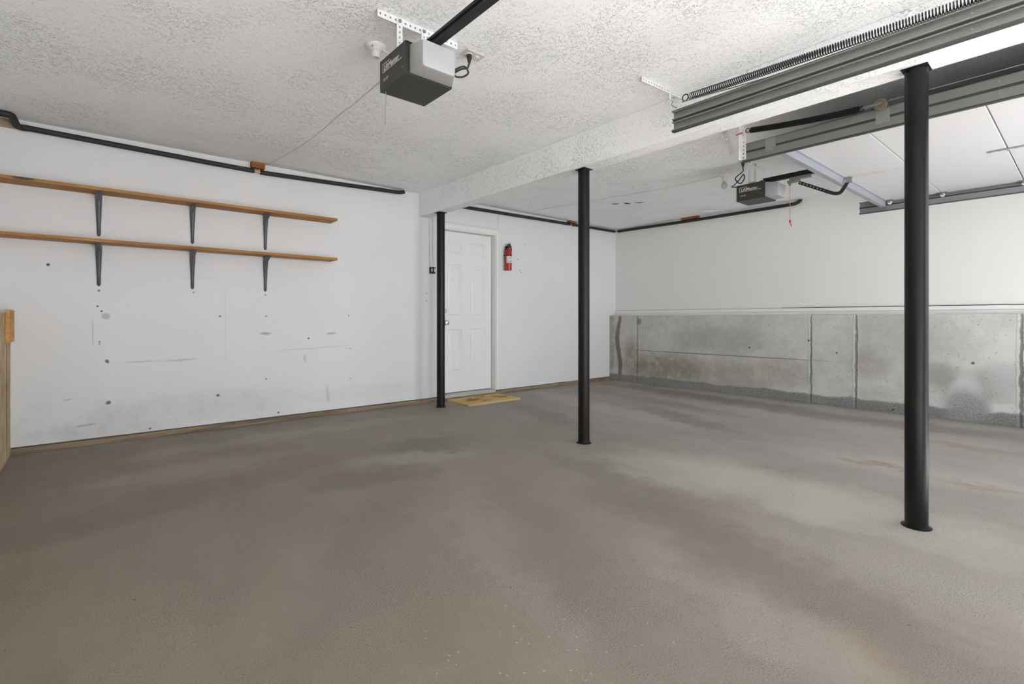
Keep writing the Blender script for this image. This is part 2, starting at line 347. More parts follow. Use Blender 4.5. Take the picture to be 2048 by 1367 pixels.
def mat_mat():
    n = NT('coir_doormat'); p = n.pos()
    x, y, z = n.sep(p)
    fib = n.noise(p, 210, 2, 0.7)
    col = n.mix(fib, srgb(186, 154, 98), srgb(236, 212, 156))
    u = n.m('ADD', x, n.m('MULTIPLY', n.m('SUBTRACT', n.noise(p, 11, 4), 0.5), 0.16))
    v = n.m('ADD', y, n.m('MULTIPLY', n.m('SUBTRACT', n.noise(p, 13, 4), 0.5), 0.16))
    br = n.union([n.blob(u, v, 3.52, 4.86, 0.10, 0.06, 0.4, 0.6, 0.8), n.blob(u, v, 3.93, 4.84, 0.09, 0.06, -0.4, 0.6, 0.75),
                  n.blob(u, v, 3.62, 4.74, 0.05, 0.03, 0.0, 0.6, 0.6), n.blob(u, v, 3.75, 5.00, 0.07, 0.03, 0.0, 0.6, 0.6)])
    col = n.mix(br, col, srgb(160, 104, 40))
    ln = n.ss(n.m('ABSOLUTE', n.m('SUBTRACT', n.noise(p, 9, 2, 0.5, 0.6), 0.5)), 0.020, 0.008)
    mid = n.blob(x, y, 3.70, 4.86, 0.24, 0.15, 0, 0.4)
    col = n.mix(n.m('MULTIPLY', ln, n.m('MULTIPLY', mid, 0.7)), col, srgb(84, 84, 66))
    n.bump(fib, 0.006)
    return n.done(col, 0.95, spec=0.1)
M['mat'] = mat_mat()

# shelf board with its one dark burn mark on the front edge
def mat_shelf_top():
    m = mat_wood('pine_shelf_board_marked', srgb(146, 98, 46), srgb(184, 134, 74))
    t = m.node_tree
    n = NT.__new__(NT); n.mat = m; n.t = t
    n.b = [q for q in t.nodes if q.type == 'BSDF_PRINCIPLED'][0]
    old = n.b.inputs['Base Color'].links[0].from_socket
    x, y, z = n.sep(n.pos())
    u = n.m('ADD', x, n.m('MULTIPLY', n.m('SUBTRACT', n.noise(n.pos(), 40, 3), 0.5), 0.05))
    mk = n.m('MULTIPLY', n.blob(u, z, -0.36, 2.004, 0.055, 0.016, 0, 0.3), n.ss(y, 4.956, 4.952))
    new = n.mix(n.m('MULTIPLY', mk, 0.9), old, (0.045, 0.04, 0.035))
    t.links.new(new, n.b.inputs['Base Color'])
    return m
M['pine_marked'] = mat_shelf_top()

# ------------------------------------------------------------------ mesh helpers
def box(bm, x0, x1, y0, y1, z0, z1, bev=0.0):
    vs = [bm.verts.new(v) for v in ((x0, y0, z0), (x1, y0, z0), (x1, y1, z0), (x0, y1, z0), (x0, y0, z1), (x1, y0, z1), (x1, y1, z1), (x0, y1, z1))]
    fs = [bm.faces.new([vs[i] for i in f]) for f in ((0, 3, 2, 1), (4, 5, 6, 7), (0, 1, 5, 4), (1, 2, 6, 5), (2, 3, 7, 6), (3, 0, 4, 7))]
    if bev:
        es = list({e for f in fs for e in f.edges})
        bmesh.ops.bevel(bm, geom=es, offset=bev, segments=2, affect='EDGES', profile=0.5)
    return bm

def prism(bm, pts, axis, a, b):
    """extrude a closed 2-D outline; axis 'x': pts are (y,z); 'y': pts are (x,z); 'z': pts are (x,y)"""
    def mk(p, t):
        return {'x': (t, p[0], p[1]), 'y': (p[0], t, p[1]), 'z': (p[0], p[1], t)}[axis]
    A = [bm.verts.new(mk(p, a)) for p in pts]; B = [bm.verts.new(mk(p, b)) for p in pts]
    n = len(pts)
    bm.faces.new(A); bm.faces.new(B[::-1])
    for i in range(n):
        bm.faces.new((A[i], B[i], B[(i + 1) % n], A[(i + 1) % n]))
    return bm

def lathe(bm, prof, o, axis=(0, 0, 1), seg=28):
    """prof: list of (radius, height along axis)"""
    o = Vector(o); ax = Vector(axis).normalized()
    t = Vector((1, 0, 0)) if abs(ax.x) < 0.9 else Vector((0, 1, 0))
    e1 = ax.cross(t).normalized(); e2 = ax.cross(e1)
    rings = []
    for r, h in prof:
        if r < 1e-6:
            rings.append([bm.verts.new(o + ax * h)])
        else:
            rings.append([bm.verts.new(o + ax * h + (e1 * math.cos(2 * PI * i / seg) + e2 * math.sin(2 * PI * i / seg)) * r) for i in range(seg)])
    for A, B in zip(rings, rings[1:]):
        for i in range(seg):
            j = (i + 1) % seg
            if len(A) == 1 and len(B) == 1: continue
            if len(A) == 1: bm.faces.new((A[0], B[i], B[j]))
            elif len(B) == 1: bm.faces.new((A[i], B[0], A[j]))
            else: bm.faces.new((A[i], B[i], B[j], A[j]))
    for R, flip in ((rings[0], True), (rings[-1], False)):
        if len(R) > 2: bm.faces.new(R if flip else R[::-1])
    return bm

def tube(bm, pts, r, seg=8, closed=False):
    pts = [Vector(p) for p in pts]
    n = len(pts)
    rings = []
    prev = None
    for i, p in enumerate(pts):
        a = pts[i - 1] if (i > 0 or closed) else p
        b = pts[(i + 1) % n] if (i < n - 1 or closed) else p
        t = (b - a).normalized()
        if prev is None:
            q = Vector((0, 0, 1)) if abs(t.z) < 0.9 else Vector((1, 0, 0))
            e1 = t.cross(q).normalized()
        else:
            e1 = (prev - t * prev.dot(t))
            e1 = e1.normalized() if e1.length > 1e-6 else t.orthogonal().normalized()
        prev = e1
        e2 = t.cross(e1)
        rr = r[i] if isinstance(r, (list, tuple)) else r
        rings.append([bm.verts.new(p + (e1 * math.cos(2 * PI * k / seg) + e2 * math.sin(2 * PI * k / seg)) * rr) for k in range(seg)])
    for i in range(n if closed else n - 1):
        A, B = rings[i], rings[(i + 1) % n]
        for k in range(seg):
            bm.faces.new((A[k], A[(k + 1) % seg], B[(k + 1) % seg], B[k]))
    if not closed:
        bm.faces.new(rings[0][::-1]); bm.faces.new(rings[-1])
    return bm

def smooth_path(pts, n=8):
    P = [Vector(p) for p in pts]
    P = [P[0] * 2 - P[1]] + P + [P[-1] * 2 - P[-2]]
    out = []
    for i in range(1, len(P) - 2):
        for k in range(n):
            t = k / n
            out.append(0.5 * ((2 * P[i]) + (P[i + 1] - P[i - 1]) * t + (2 * P[i - 1] - 5 * P[i] + 4 * P[i + 1] - P[i + 2]) * t * t
                              + (3 * P[i] - P[i - 1] - 3 * P[i + 1] + P[i + 2]) * t ** 3))
    out.append(P[-2])
    return out

def perf(bm, o, d, w, nrm, length, width, thick, pitch, r):
    """perforated flat strip with real holes: o = start, centre line; d along, w across, nrm thickness direction"""
    o, d, w, nrm = Vector(o), Vector(d).normalized(), Vector(w).normalized(), Vector(nrm).normalized()
    n = max(1, round(length / pitch)); L = length / n; hw = width / 2
    for c in range(n):
        ctr = o + d * (c + 0.5) * L
        out, inn = [], []
        for k in range(8):
            a = k * PI / 4
            cx, cy = math.cos(a), math.sin(a)
            s = max(abs(cx), abs(cy))
            out.append((cx / s * L / 2, cy / s * hw)); inn.append((cx * r, cy * r))
        V = [[[bm.verts.new(ctr + d * px + w * py + nrm * t) for px, py in ring] for ring in (out, inn)] for t in (0, thick)]
        for k in range(8):
            j = (k + 1) % 8
            bm.faces.new((V[0][0][k], V[0][0][j], V[0][1][j], V[0][1][k]))
            bm.faces.new((V[1][0][k], V[1][1][k], V[1][1][j], V[1][0][j]))
            bm.faces.new((V[0][1][k], V[0][1][j], V[1][1][j], V[1][1][k]))
            bm.faces.new((V[0][0][k], V[1][0][k], V[1][0][j], V[0][0][j]))
    bmesh.ops.remove_doubles(bm, verts=bm.verts, dist=1e-5)
    return bm

def link(name, bm, mat, parent=None, loc=None, smooth=None, label=None):
    """one mesh object; vertices are given in world coordinates"""
    bmesh.ops.recalc_face_normals(bm, faces=bm.faces)
    base = Vector((0, 0, 0))
    if parent is not None:
        q = parent
        while q.parent is not None: q = q.parent
        base = Vector(q.location)
    elif loc is not None:
        base = Vector(loc)
    if base.length: bmesh.ops.translate(bm, verts=bm.verts, vec=-base)
    me = bpy.data.meshes.new(name); bm.to_mesh(me); bm.free()
    me.materials.append(mat)
    if smooth is not None:
        me.polygons.foreach_set('use_smooth', [True] * len(me.polygons))
        me.set_sharp_from_angle(angle=math.radians(smooth))
    o = bpy.data.objects.new(name, me); C.objects.link(o)
    if parent is not None: o.parent = parent
    elif loc is not None: o.location = loc
    if label: o['label'] = label
    return o

def tag(o, label, cat, group=None):
    o['label'] = label; o['category'] = cat
    if group: o['group'] = group
    return o

def thing(name, label, cat, loc, group=None):
    o = bpy.data.objects.new(name, None); C.objects.link(o)
    o.location = loc; o.empty_display_size = 0.1
    return tag(o, label, cat, group)

def struct(name, bm, mat, parent=None, smooth=None):
    o = link(name, bm, mat, parent, smooth=smooth)
    if parent is None: o['kind'] = 'structure'
    return o

def copy_tree(o, parent=None):
    c = o.copy(); C.objects.link(c); c.parent = parent
    for ch in list(o.children): copy_tree(ch, c)
    return c

B = bmesh.new

# ------------------------------------------------------------------ the room
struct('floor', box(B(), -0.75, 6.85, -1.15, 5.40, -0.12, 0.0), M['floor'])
struct('ceiling', box(B(), -0.75, 6.85, -1.15, 5.40, H, H + 0.10), M['ceiling'])
bm = B(); box(bm, BX0, BX1, YF, D, BZ, H - 0.0005, 0.004)
struct('ceiling_beam', bm, M['ceiling'])

# back wall, with the doorway cut out
DX0, DX1, DZ1 = 3.270, 4.110, 2.110
bm = B()
box(bm, -0.75, DX0, D, D + 0.16, 0.052, H)
box(bm, DX1, 6.80, D, D + 0.16, 0.052, H)
box(bm, DX0, DX1, D, D + 0.16, DZ1, H)
struct('wall_back', bm, M['wall_back'])
bm = B()
for a, b in ((XL - 0.05, 2.2), (2.2, DX0), (DX1, 5.3), (5.3, XR + 0.05)):
    box(bm, a + 0.001, b - 0.001, D - 0.016 + random.uniform(-.003, .002), D + 0.12, 0.0, 0.043, 0.003)
box(bm, DX0, DX1, D - 0.014, D + 0.12, 0.0, 0.0255, 0.002)
struct('baseboard_back', bm, M['curb'])
struct('door_light_stop', box(B(), DX0 - 0.05, DX1 + 0.05, D + 0.161, D + 0.20, 0.0, DZ1 + 0.05), M['dark'])  # dark backing added behind the door to stop light leaking through its gaps
# left and right walls: thick concrete below, framed wall set back above
struct('wall_left_concrete', box(B(), -0.75, XL, YF, 5.40, 0.0, 1.035, 0.004), M['stem_l'])
struct('wall_left', box(B(), -0.75, XLU, YF, D, 1.035, H), M['wall'])
struct('wall_right_concrete', box(B(), XR, 6.80, YF, 5.40, 0.0, 1.045, 0.004), M['stem_r'])
struct('wall_right', box(B(), XRU, 6.80, YF, D, 1.045, H), M['wall'])
bm = B()
box(bm, XRU - 0.020, XRU, YF, D, 1.086, 1.128, 0.003)
box(bm, XRU - 0.040, XRU - 0.0005, YF, D, 1.045, 1.084, 0.003)
struct('trim_1', bm, M['trim'])
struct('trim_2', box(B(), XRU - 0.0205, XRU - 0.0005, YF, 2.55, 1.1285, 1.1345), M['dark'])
struct('trim_3', box(B(), XRU - 0.006, XRU - 0.0005, 2.55, D, 1.1285, 1.1325), M['gap'])
# front wall with the two vehicle openings
LX0, LX1, RX0, RX1, OZ = -0.02, 2.46, 3.46, 5.94, 2.12
bm = B()
box(bm, -0.75, LX0, YF - 0.15, YF, 0.0, H); box(bm, LX1, RX0, YF - 0.15, YF, 0.0, H)
box(bm, RX1, 6.80, YF - 0.15, YF, 0.0, H); box(bm, LX0, LX1, YF - 0.15, YF, OZ, H); box(bm, RX0, RX1, YF - 0.15, YF, OZ, H)
struct('wall_front', bm, M['wall'])
# unseen block added beside the right bay to keep sun off its drive
struct('outside_light_block', box(B(), 6.95, 7.25, -9.0, -1.2, -0.01, 5.2), M['wall'])
struct('outside_light_block', box(B(), -4.4, -4.0, -14.0, -3.0, -0.01, 4.5), M['light_block'])  # unseen dark block added on the left to dim the right wall
struct('ground', box(B(), -9, 15, -14, -1.15, -0.13, -0.01), M['drive'])

# entry door
d = bpy.data.objects.new('door_1', None); C.objects.link(d); d.location = (3.69, D + 0.09, 0.06); d['kind'] = 'structure'
SX0, SX1, SZ0, SZ1, SY = 3.292, 4.090, 0.072, 2.092, D + 0.085
def slab(bm):
    cols = [(3.405, 3.620), (3.755, 3.980)]; rows = [(0.325, 0.865), (1.043, 1.682), (1.818, 1.975)]
    xs = sorted({SX0, SX1, *[c for q in cols for c in q]}); zs = sorted({SZ0, SZ1, *[c for q in rows for c in q]})
    for i in range(len(xs) - 1):
        for j in range(len(zs) - 1):
            x0, x1, z0, z1 = xs[i], xs[i + 1], zs[j], zs[j + 1]
            if (x0, x1) in cols and (z0, z1) in rows:
                prev = [(x0, SY, z0), (x1, SY, z0), (x1, SY, z1), (x0, SY, z1)]
                for ins, dep in ((0.010, 0.009), (0.020, 0.009), (0.036, 0.002)):
                    cur = [(x0 + ins, SY + dep, z0 + ins), (x1 - ins, SY + dep, z0 + ins), (x1 - ins, SY + dep, z1 - ins), (x0 + ins, SY + dep, z1 - ins)]
                    for k in range(4):
                        bm.faces.new([bm.verts.new(v) for v in (prev[k], prev[(k + 1) % 4], cur[(k + 1) % 4], cur[k])])
                    prev = cur
                bm.faces.new([bm.verts.new(v) for v in prev])
            else:
                bm.faces.new([bm.verts.new(v) for v in ((x0, SY, z0), (x1, SY, z0), (x1, SY, z1), (x0, SY, z1))])
    bmesh.ops.remove_doubles(bm, verts=bm.verts, dist=1e-5)
    box(bm, SX0, SX1, SY + 0.012, SY + 0.045, SZ0, SZ1)
    for a in ((SX0, SX0 + 0.002, SZ0, SZ1), (SX1 - 0.002, SX1, SZ0, SZ1), (SX0, SX1, SZ1 - 0.002, SZ1), (SX0, SX1, SZ0, SZ0 + 0.002)):
        box(bm, a[0], a[1], SY + 0.0002, SY + 0.014, a[2], a[3])
    return bm
link('slab', slab(B()), M['door'], d)
bm = B()   # jambs, stop and head
box(bm, DX1 - 0.014, DX1 - 0.0005, D - 0.004, D + 0.15, 0.055, DZ1 - 0.001); box(bm, DX0 + 0.0005, DX0 + 0.014, D - 0.004, D + 0.15, 0.055, DZ1 - 0.001)
box(bm, DX0 + 0.014, DX1 - 0.014, D - 0.004, D + 0.15, DZ1 - 0.013, DZ1 - 0.001)
link('jamb', bm, M['trim'], d)
bm = B()
box(bm, DX1 + 0.002, DX1 + 0.036, D - 0.010, D - 0.0005, 0.053, 2.165, 0.002); box(bm, DX0 - 0.036, DX0 - 0.002, D - 0.010, D - 0.0005, 0.053, 2.165, 0.002)
box(bm, DX0 - 0.002, DX1 + 0.002, D - 0.010, D - 0.0005, 2.113, 2.165, 0.002)
link('casing', bm, M['trim'], d)
bm = B(); box(bm, BX1 + 0.02, DX1 + 0.034, D - 0.0025, D - 0.0005, 2.178, 2.182); box(bm, DX1 + 0.030, DX1 + 0.034, D - 0.0025, D - 0.0005, 2.182, 2.385)
link('seam', bm, M['seam'], d)
bm = B(); prism(bm, [(D - 0.018, 0.026), (D - 0.018, 0.054), (D - 0.010, 0.060), (D + 0.06, 0.064), (D + 0.14, 0.064), (D + 0.14, 0.026)], 'x', DX0 + 0.016, DX1 - 0.016)
link('threshold', bm, M['threshold'], d)
bm = B(); lathe(bm, [(0.030, 0), (0.030, 0.006), (0.013, 0.012), (0.012, 0.030), (0.024, 0.040), (0.028, 0.052), (0.024, 0.064), (0.0, 0.070)], (3.365, SY, 0.948), (0, -1, 0))
link('knob', bm, M['chrome'], d, smooth=40)
bm = B(); lathe(bm, [(0.026, 0), (0.026, 0.008), (0.020, 0.014), (0.0, 0.015)], (3.362, SY, 1.094), (0, -1, 0)); box(bm, 3.358, 3.366, SY - 0.030, SY - 0.013, 1.080, 1.108, 0.002)
link('deadbolt', bm, M['chrome'], d, smooth=40)

# ------------------------------------------------------------------ support posts
def post(x, y, label):
    t = thing('support_post', label, 'post', (x, y, 0), 'steel posts under the dropped beam')
    bm = B(); tube(bm, [(x, y, 0.004), (x, y, BZ - 0.005)], 0.0458, 36)
    link('column', bm, M['post'], t, smooth=40)
    bm = B(); lathe(bm, [(0.0605, 0), (0.0605, 0.004), (0.047, 0.010), (0.0458, 0.018)], (x, y, 0.0002), (0, 0, 1), 40)
    link('base_plate', bm, M['post'], t, smooth=40)
    bm = B(); box(bm, x - 0.053, x + 0.053, y - 0.051, y + 0.051, BZ - 0.005, BZ - 0.0005, 0.001)
    link('top_plate', bm, M['post'], t)
post(3.030, 0.555, 'large black steel post nearest the camera, standing before the stained concrete wall')
post(3.030, 2.665, 'black steel post standing alone on the open floor, middle one under the beam')
post(3.030, 4.800, 'farthest black steel post, standing beside the white entry door and doormat')

# ------------------------------------------------------------------ shelves
def shelf(z, mat, label):
    bm = B(); box(bm, -0.585, 1.907, D - 0.200, D - 0.001, z, z + 0.023, 0.0015)
    tag(link('wall_shelf', bm, mat, loc=(0.66, D - 0.1, z)), label, 'shelf', 'pine shelves on the back wall')
shelf(1.985, M['pine_marked'], 'upper long pine shelf board with a dark mark on its front edge')
shelf(1.588, M['pine'], 'lower long pine shelf board on grey brackets below the other shelf')

def bracket_mesh(x, z):
    """pressed steel L bracket with a tapering hollow rib: wall leg down, shelf leg out"""
    bm = B()
    yw = D - 0.001
    def rib(path):
        rings = []
        for (y, zz), nrm, w, h in path:
            ring = []
            for k in range(9):
                a = PI * k / 8
                s = math.cos(a) * w; q = math.sin(a) ** 0.7 * h
                ring.append(bm.verts.new((x + s, y + nrm[0] * q, zz + nrm[1] * q)))
            rings.append(ring)
        for a, b in zip(rings, rings[1:]):
            for k in range(8): bm.faces.new((a[k], a[k + 1], b[k + 1], b[k]))
        for r in (rings[0], rings[-1]):
            bm.faces.new(r)
        for r in zip(rings, rings[1:]):
            bm.faces.new((r[0][0], r[1][0], r[1][8], r[0][8]))
    # wall leg, bottom tip to knee; then shelf leg out to its tip
    s2 = (-0.7071, -0.7071)
    P = [((yw, z - 0.330), (-1, 0), 0.006, 0.004), ((yw, z - 0.322), (-1, 0), 0.0105, 0.010), ((yw, z - 0.22), (-1, 0), 0.0145, 0.020),
         ((yw, z - 0.12), (-1, 0), 0.0185, 0.034), ((yw, z - 0.075), (-0.93, -0.37), 0.0205, 0.050), ((yw - 0.004, z - 0.030), s2, 0.0210, 0.064), ((yw - 0.035, z - 0.004), (-0.30, -0.95), 0.0205, 0.056),
         ((yw - 0.085, z - 0.001), (0, -1), 0.0185, 0.040), ((yw - 0.135, z - 0.001), (0, -1), 0.0145, 0.022), ((yw - 0.172, z - 0.001), (0, -1), 0.0105, 0.010), ((yw - 0.180, z - 0.001), (0, -1), 0.006, 0.004)]
    rib(P)
    box(bm, x - 0.0135, x + 0.0135, yw - 0.0025, yw, z - 0.318, z - 0.002)
    box(bm, x - 0.0135, x + 0.0135, yw - 0.165, yw, z - 0.0030, z - 0.0005)
    return bm
WHERE = [('left-end', 0.057), ('middle', 0.690), ('right-end', 1.282)]
LB = {(0, 0): 'grey steel bracket under the upper shelf, nearest the dark mark',
      (0, 1): 'grey steel bracket in the middle of the upper shelf',
      (0, 2): 'grey steel bracket nearest the free right end of the upper shelf',
      (1, 0): 'grey steel bracket under the lower shelf, nearest the camera',
      (1, 1): 'grey steel bracket in the middle of the lower shelf',
      (1, 2): 'grey steel bracket nearest the free right end of the lower shelf'}
src = None
for i, z in enumerate((1.985, 1.588)):
    for j, (_, x) in enumerate(WHERE):
        if src is None:
            src = o = link('shelf_bracket', bracket_mesh(x, z), M['bracket'], loc=(x, D - 0.001, z - 0.33), smooth=45)
        else:
            o = src.copy(); C.objects.link(o); o.location = (x, D - 0.001, z - 0.33)
        tag(o, LB[i, j], 'shelf bracket', 'grey brackets carrying the pine shelves')

# ------------------------------------------------------------------ insulated pipes
PR = 0.021
def sleeve(bm, pts, r=PR): tube(bm, pts, r, 14)
t = thing('insulated_pipe', 'black foam-sleeved pipe along the top of the back wall above the shelves', 'pipe', (0.0, D - 0.04, 2.40))
py = D - 0.034
bm = B(); sleeve(bm, [(-0.345, py, 2.406), (-0.15, py, 2.403), (0.3, py, 2.396), (0.8, py, 2.388), (1.178, py, 2.385)])
link('foam_sleeve', bm, M['foam'], t, smooth=40)
bm = B(); sleeve(bm, smooth_path([(1.232, py, 2.381), (1.30, py, 2.383), (1.9, py, 2.402), (2.4, py, 2.420), (2.64, py, 2.428), (2.72, py - 0.004, 2.440), (2.735, py - 0.006, 2.448)]))
link('foam_sleeve', bm, M['foam'], t, smooth=40)
bm = B(); sleeve(bm, smooth_path([(-0.585, py - 0.15, 2.4385), (-0.50, py - 0.15, 2.438), (-0.437, py - 0.15, 2.437), (-0.417, py - 0.13, 2.433), (-0.408, py - 0.07, 2.414), (-0.398, py - 0.02, 2.404), (-0.375, py, 2.404), (-0.34, py, 2.406)]), PR * 1.1)
link('foam_elbow', bm, M['foam'], t, smooth=40)
bm = B(); tube(bm, [(1.170, py, 2.385), (1.240, py, 2.381)], 0.0085, 12); tube(bm, [(1.196, py, 2.384), (1.214, py, 2.383)], 0.012, 12)
tube(bm, smooth_path([(1.205, py - 0.001, 2.395), (1.190, py - 0.012, 2.410), (1.205, py - 0.014, 2.424), (1.222, py - 0.012, 2.410), (1.205, py, 2.395)]), 0.003, 6)
link('copper_joint', bm, M['copper'], t, smooth=40)
t = thing('insulated_pipe', 'black foam-sleeved pipe running round the corner above the fire extinguisher', 'pipe', (4.5, D - 0.04, 2.41))
bm = B(); sleeve(bm, [(BX1 + 0.004, py, 2.386), (4.0, py, 2.400), (5.0, py, 2.412), (5.5, py, 2.418)])
link('foam_sleeve', bm, M['foam'], t, smooth=40)
bm = B(); sleeve(bm, [(5.56, py, 2.419), (6.1, py, 2.426), (6.575, py, 2.430)])
link('foam_sleeve', bm, M['foam'], t, smooth=40)
xr = XRU - 0.034
bm = B(); sleeve(bm, smooth_path([(xr, D - 0.075, 2.430), (xr, 4.6, 2.424), (xr, 3.76, 2.412), (xr, 2.9, 2.410), (xr, 2.46, 2.410), (xr - 0.002, 2.37, 2.418), (xr - 0.004, 2.33, 2.442), (xr - 0.004, 2.325, 2.450)]))
link('foam_sleeve', bm, M['foam'], t, smooth=40)
bm = B(); tube(bm, [(5.49, py, 2.418), (5.57, py, 2.419)], 0.009, 12)
link('copper_joint', bm, M['copper'], t, smooth=40)
bm = B(); tube(bm, smooth_path([(6.57, py, 2.430), (6.60, py, 2.431), (xr, py - 0.02, 2.431), (xr, D - 0.08, 2.430)]), 0.009, 12)
link('copper_joint', bm, M['copper'], t, smooth=40)

def wood_block(a, b, c, label):
    bm = B(); box(bm, a[0], a[1], b[0], b[1], c, H - 0.0008, 0.002)
    tag(link('wood_block', bm, M['block'], loc=((a[0] + a[1]) / 2, (b[0] + b[1]) / 2, c)), label, 'wood block', 'orange wood pipe blocks at the ceiling')
wood_block((1.150, 1.265), (D - 0.065, D - 0.001), 2.412, 'orange wood block at the ceiling above the copper gap over the shelves')
wood_block((5.47, 5.62), (D - 0.070, D - 0.001), 2.441, 'orange wood block above the back wall pipe, beside the middle post')
wood_block((XRU - 0.070, XRU - 0.001), (3.66, 3.92), 2.436, 'orange wood block at the ceiling above the right wall pipe')

bm = B(); box(bm, -0.595, -0.405, D - 0.022, D - 0.001, 2.392, 2.452, 0.001)
tag(link('blocking_board', bm, M['tan'], loc=(-0.5, D - 0.01, 2.392)), 'short tan board at the ceiling corner below the pipe elbow', 'board')
bm = B(); box(bm, XL + 0.0008, XL + 0.022, 4.83, 5.13, 0.833, 1.060, 0.002)
tag(link('wood_offcut', bm, M['offcut'], loc=(XL + 0.011, 4.98, 0.833)), 'small upright pale wood board fixed to the tan concrete wall', 'board')

# ------------------------------------------------------------------ fire extinguisher
ex, ey, ez = 4.272, D - 0.062, 1.640
t = thing('fire_extinguisher', 'small red fire extinguisher with a white label hung beside the entry door', 'fire extinguisher', (ex, ey, ez))
bm = B(); lathe(bm, [(0.0, 0.004), (0.036, 0.0), (0.044, 0.004), (0.0455, 0.010), (0.0455, 0.245), (0.043, 0.262), (0.034, 0.280), (0.020, 0.292), (0.016, 0.300), (0.0, 0.300)], (ex, ey, ez), (0, 0, 1), 36)
body = link('cylinder', bm, M['redpaint'], t, smooth=40)
bm = B()
a0, a1 = math.radians(-165), math.radians(-8)
def arcband(bm, r, z0, z1, a0, a1, n=24, th=0.0008):
    P = [[(ex + r_ * math.cos(a0 + (a1 - a0) * i / n), ey + r_ * math.sin(a0 + (a1 - a0) * i / n)) for i in range(n + 1)] for r_ in (r, r + th)]
    prism(bm, P[1] + P[0][::-1], 'z', z0, z1)
arcband(bm, 0.0456, ez + 0.098, ez + 0.188, a0, a1)
lab = link('label', bm, M['label'], t, label='white label with small grey markings')
for z0, h, segs in ((0.172, 0.008, ((-118, -104), (-78, -66))), (0.160, 0.005, ((-122, -101), (-80, -62))), (0.120, 0.010, ((-126, -116), (-104, -92), (-74, -62))), (0.106, 0.004, ((-128, -60),))):
    for q0, q1 in segs:
        bm = B(); arcband(bm, 0.0465, ez + z0, ez + z0 + h, math.radians(q0), math.radians(q1), 5, 0.0004)
        link('print', bm, M['greyprint'], lab)
bm = B(); arcband(bm, 0.0456, ez + 0.196, ez + 0.208, math.radians(-200), math.radians(20), 30, 0.002); box(bm, ex - 0.012, ex + 0.012, ey + 0.042, D - 0.001, ez + 0.10, ez + 0.33, 0.002)
box(bm, ex - 0.046, ex + 0.046, ey + 0.040, ey + 0.050, ez + 0.196, ez + 0.208)
link('wall_bracket', bm, M['black'], t)
bm = B(); lathe(bm, [(0.017, 0.298), (0.019, 0.305), (0.019, 0.322), (0.013, 0.328), (0.013, 0.340), (0.0, 0.340)], (ex, ey, ez), (0, 0, 1), 20)
lathe(bm, [(0.012, 0), (0.012, 0.028), (0.0, 0.028)], (ex, ey, ez + 0.316), (-1, -0.5, 0), 14)
link('valve', bm, M['black'], t, smooth=40)
bm = B()
prism(bm, [(ex - 0.022, ez + 0.338), (ex + 0.020, ez + 0.352), (ex + 0.046, ez + 0.330), (ex + 0.058, ez + 0.262), (ex + 0.048, ez + 0.262), (ex + 0.036, ez + 0.318), (ex + 0.016, ez + 0.338), (ex - 0.02, ez + 0.328)], 'y', ey - 0.008, ey + 0.008)
link('handle', bm, M['black'], t)
bm = B()
prism(bm, [(ex - 0.030, ez + 0.346), (ex + 0.010, ez + 0.362), (ex + 0.034, ez + 0.356), (ex + 0.034, ez + 0.350), (ex + 0.010, ez + 0.354), (ex - 0.028, ez + 0.340)], 'y', ey - 0.007, ey + 0.007)
link('lever', bm, M['black'], t)
bm = B(); tube(bm, [(ex + 0.028 + 0.014 * math.cos(a * PI / 6), ey, ez + 0.372 + 0.014 * math.sin(a * PI / 6)) for a in range(12)], 0.0018, 6, True)
link('pull_pin', bm, M['galv'], t, smooth=60)

# ------------------------------------------------------------------ door control buttons with bell wire
t = thing('push_button_control', 'pair of small black push buttons on wires beside the far post', 'wall control', (3.124, D - 0.01, 1.575))
bm = B(); box(bm, 3.089, 3.124, D - 0.022, D - 0.001, 1.536, 1.614, 0.002); link('housing', bm, M['black'], t)
bm = B(); box(bm, 3.127, 3.162, D - 0.022, D - 0.001, 1.536, 1.614, 0.002)
link('housing', bm, M['black'], t)
for x in (3.112, 3.150):
    bm = B(); box(bm, x - 0.007, x + 0.007, D - 0.026, D - 0.0215, 1.560, 1.596, 0.001)
    link('button', bm, M['label'], t)
for x, x2 in ((3.096, 3.086), (3.142, 3.136)):
    bm = B(); tube(bm, smooth_path([(x + 0.004, D - 0.006, 1.613), (x2 + 0.004, D - 0.0035, 1.75), (x2 + 0.001, D - 0.0035, 2.0), (x2, D - 0.0035, 2.16), (x2 + 0.004, D - 0.0035, 2.30)]), 0.0024, 6)
    link('wire', bm, M['cable'], t, smooth=60)

# ------------------------------------------------------------------ doormat
bm = B()
mx0, mx1, my0, my1 = 3.285, 4.075, 4.600, 5.085
pts = []
for cx, cy, a in ((mx1 - .03, my1 - .03, 0), (mx0 + .03, my1 - .03, 90), (mx0 + .03, my0 + .03, 180), (mx1 - .03, my0 + .03, 270)):
    for k in range(5): pts.append((cx + .03 * math.cos(math.radians(a + k * 22.5)), cy + .03 * math.sin(math.radians(a + k * 22.5))))
prism(bm, pts, 'z', 0.0005, 0.020)
top = [f for f in bm.faces if f.normal.z > .5 or len(f.verts) > 10 and f.calc_center_median().z > .015]
bmesh.ops.bevel(bm, geom=[e for f in top for e in f.edges], offset=0.005, segments=2, affect='EDGES')
tag(link('doormat', bm, M['mat'], loc=(3.68, 4.84, 0.0005)), 'tan coir doormat with faded pattern lying below the entry door', 'doormat')

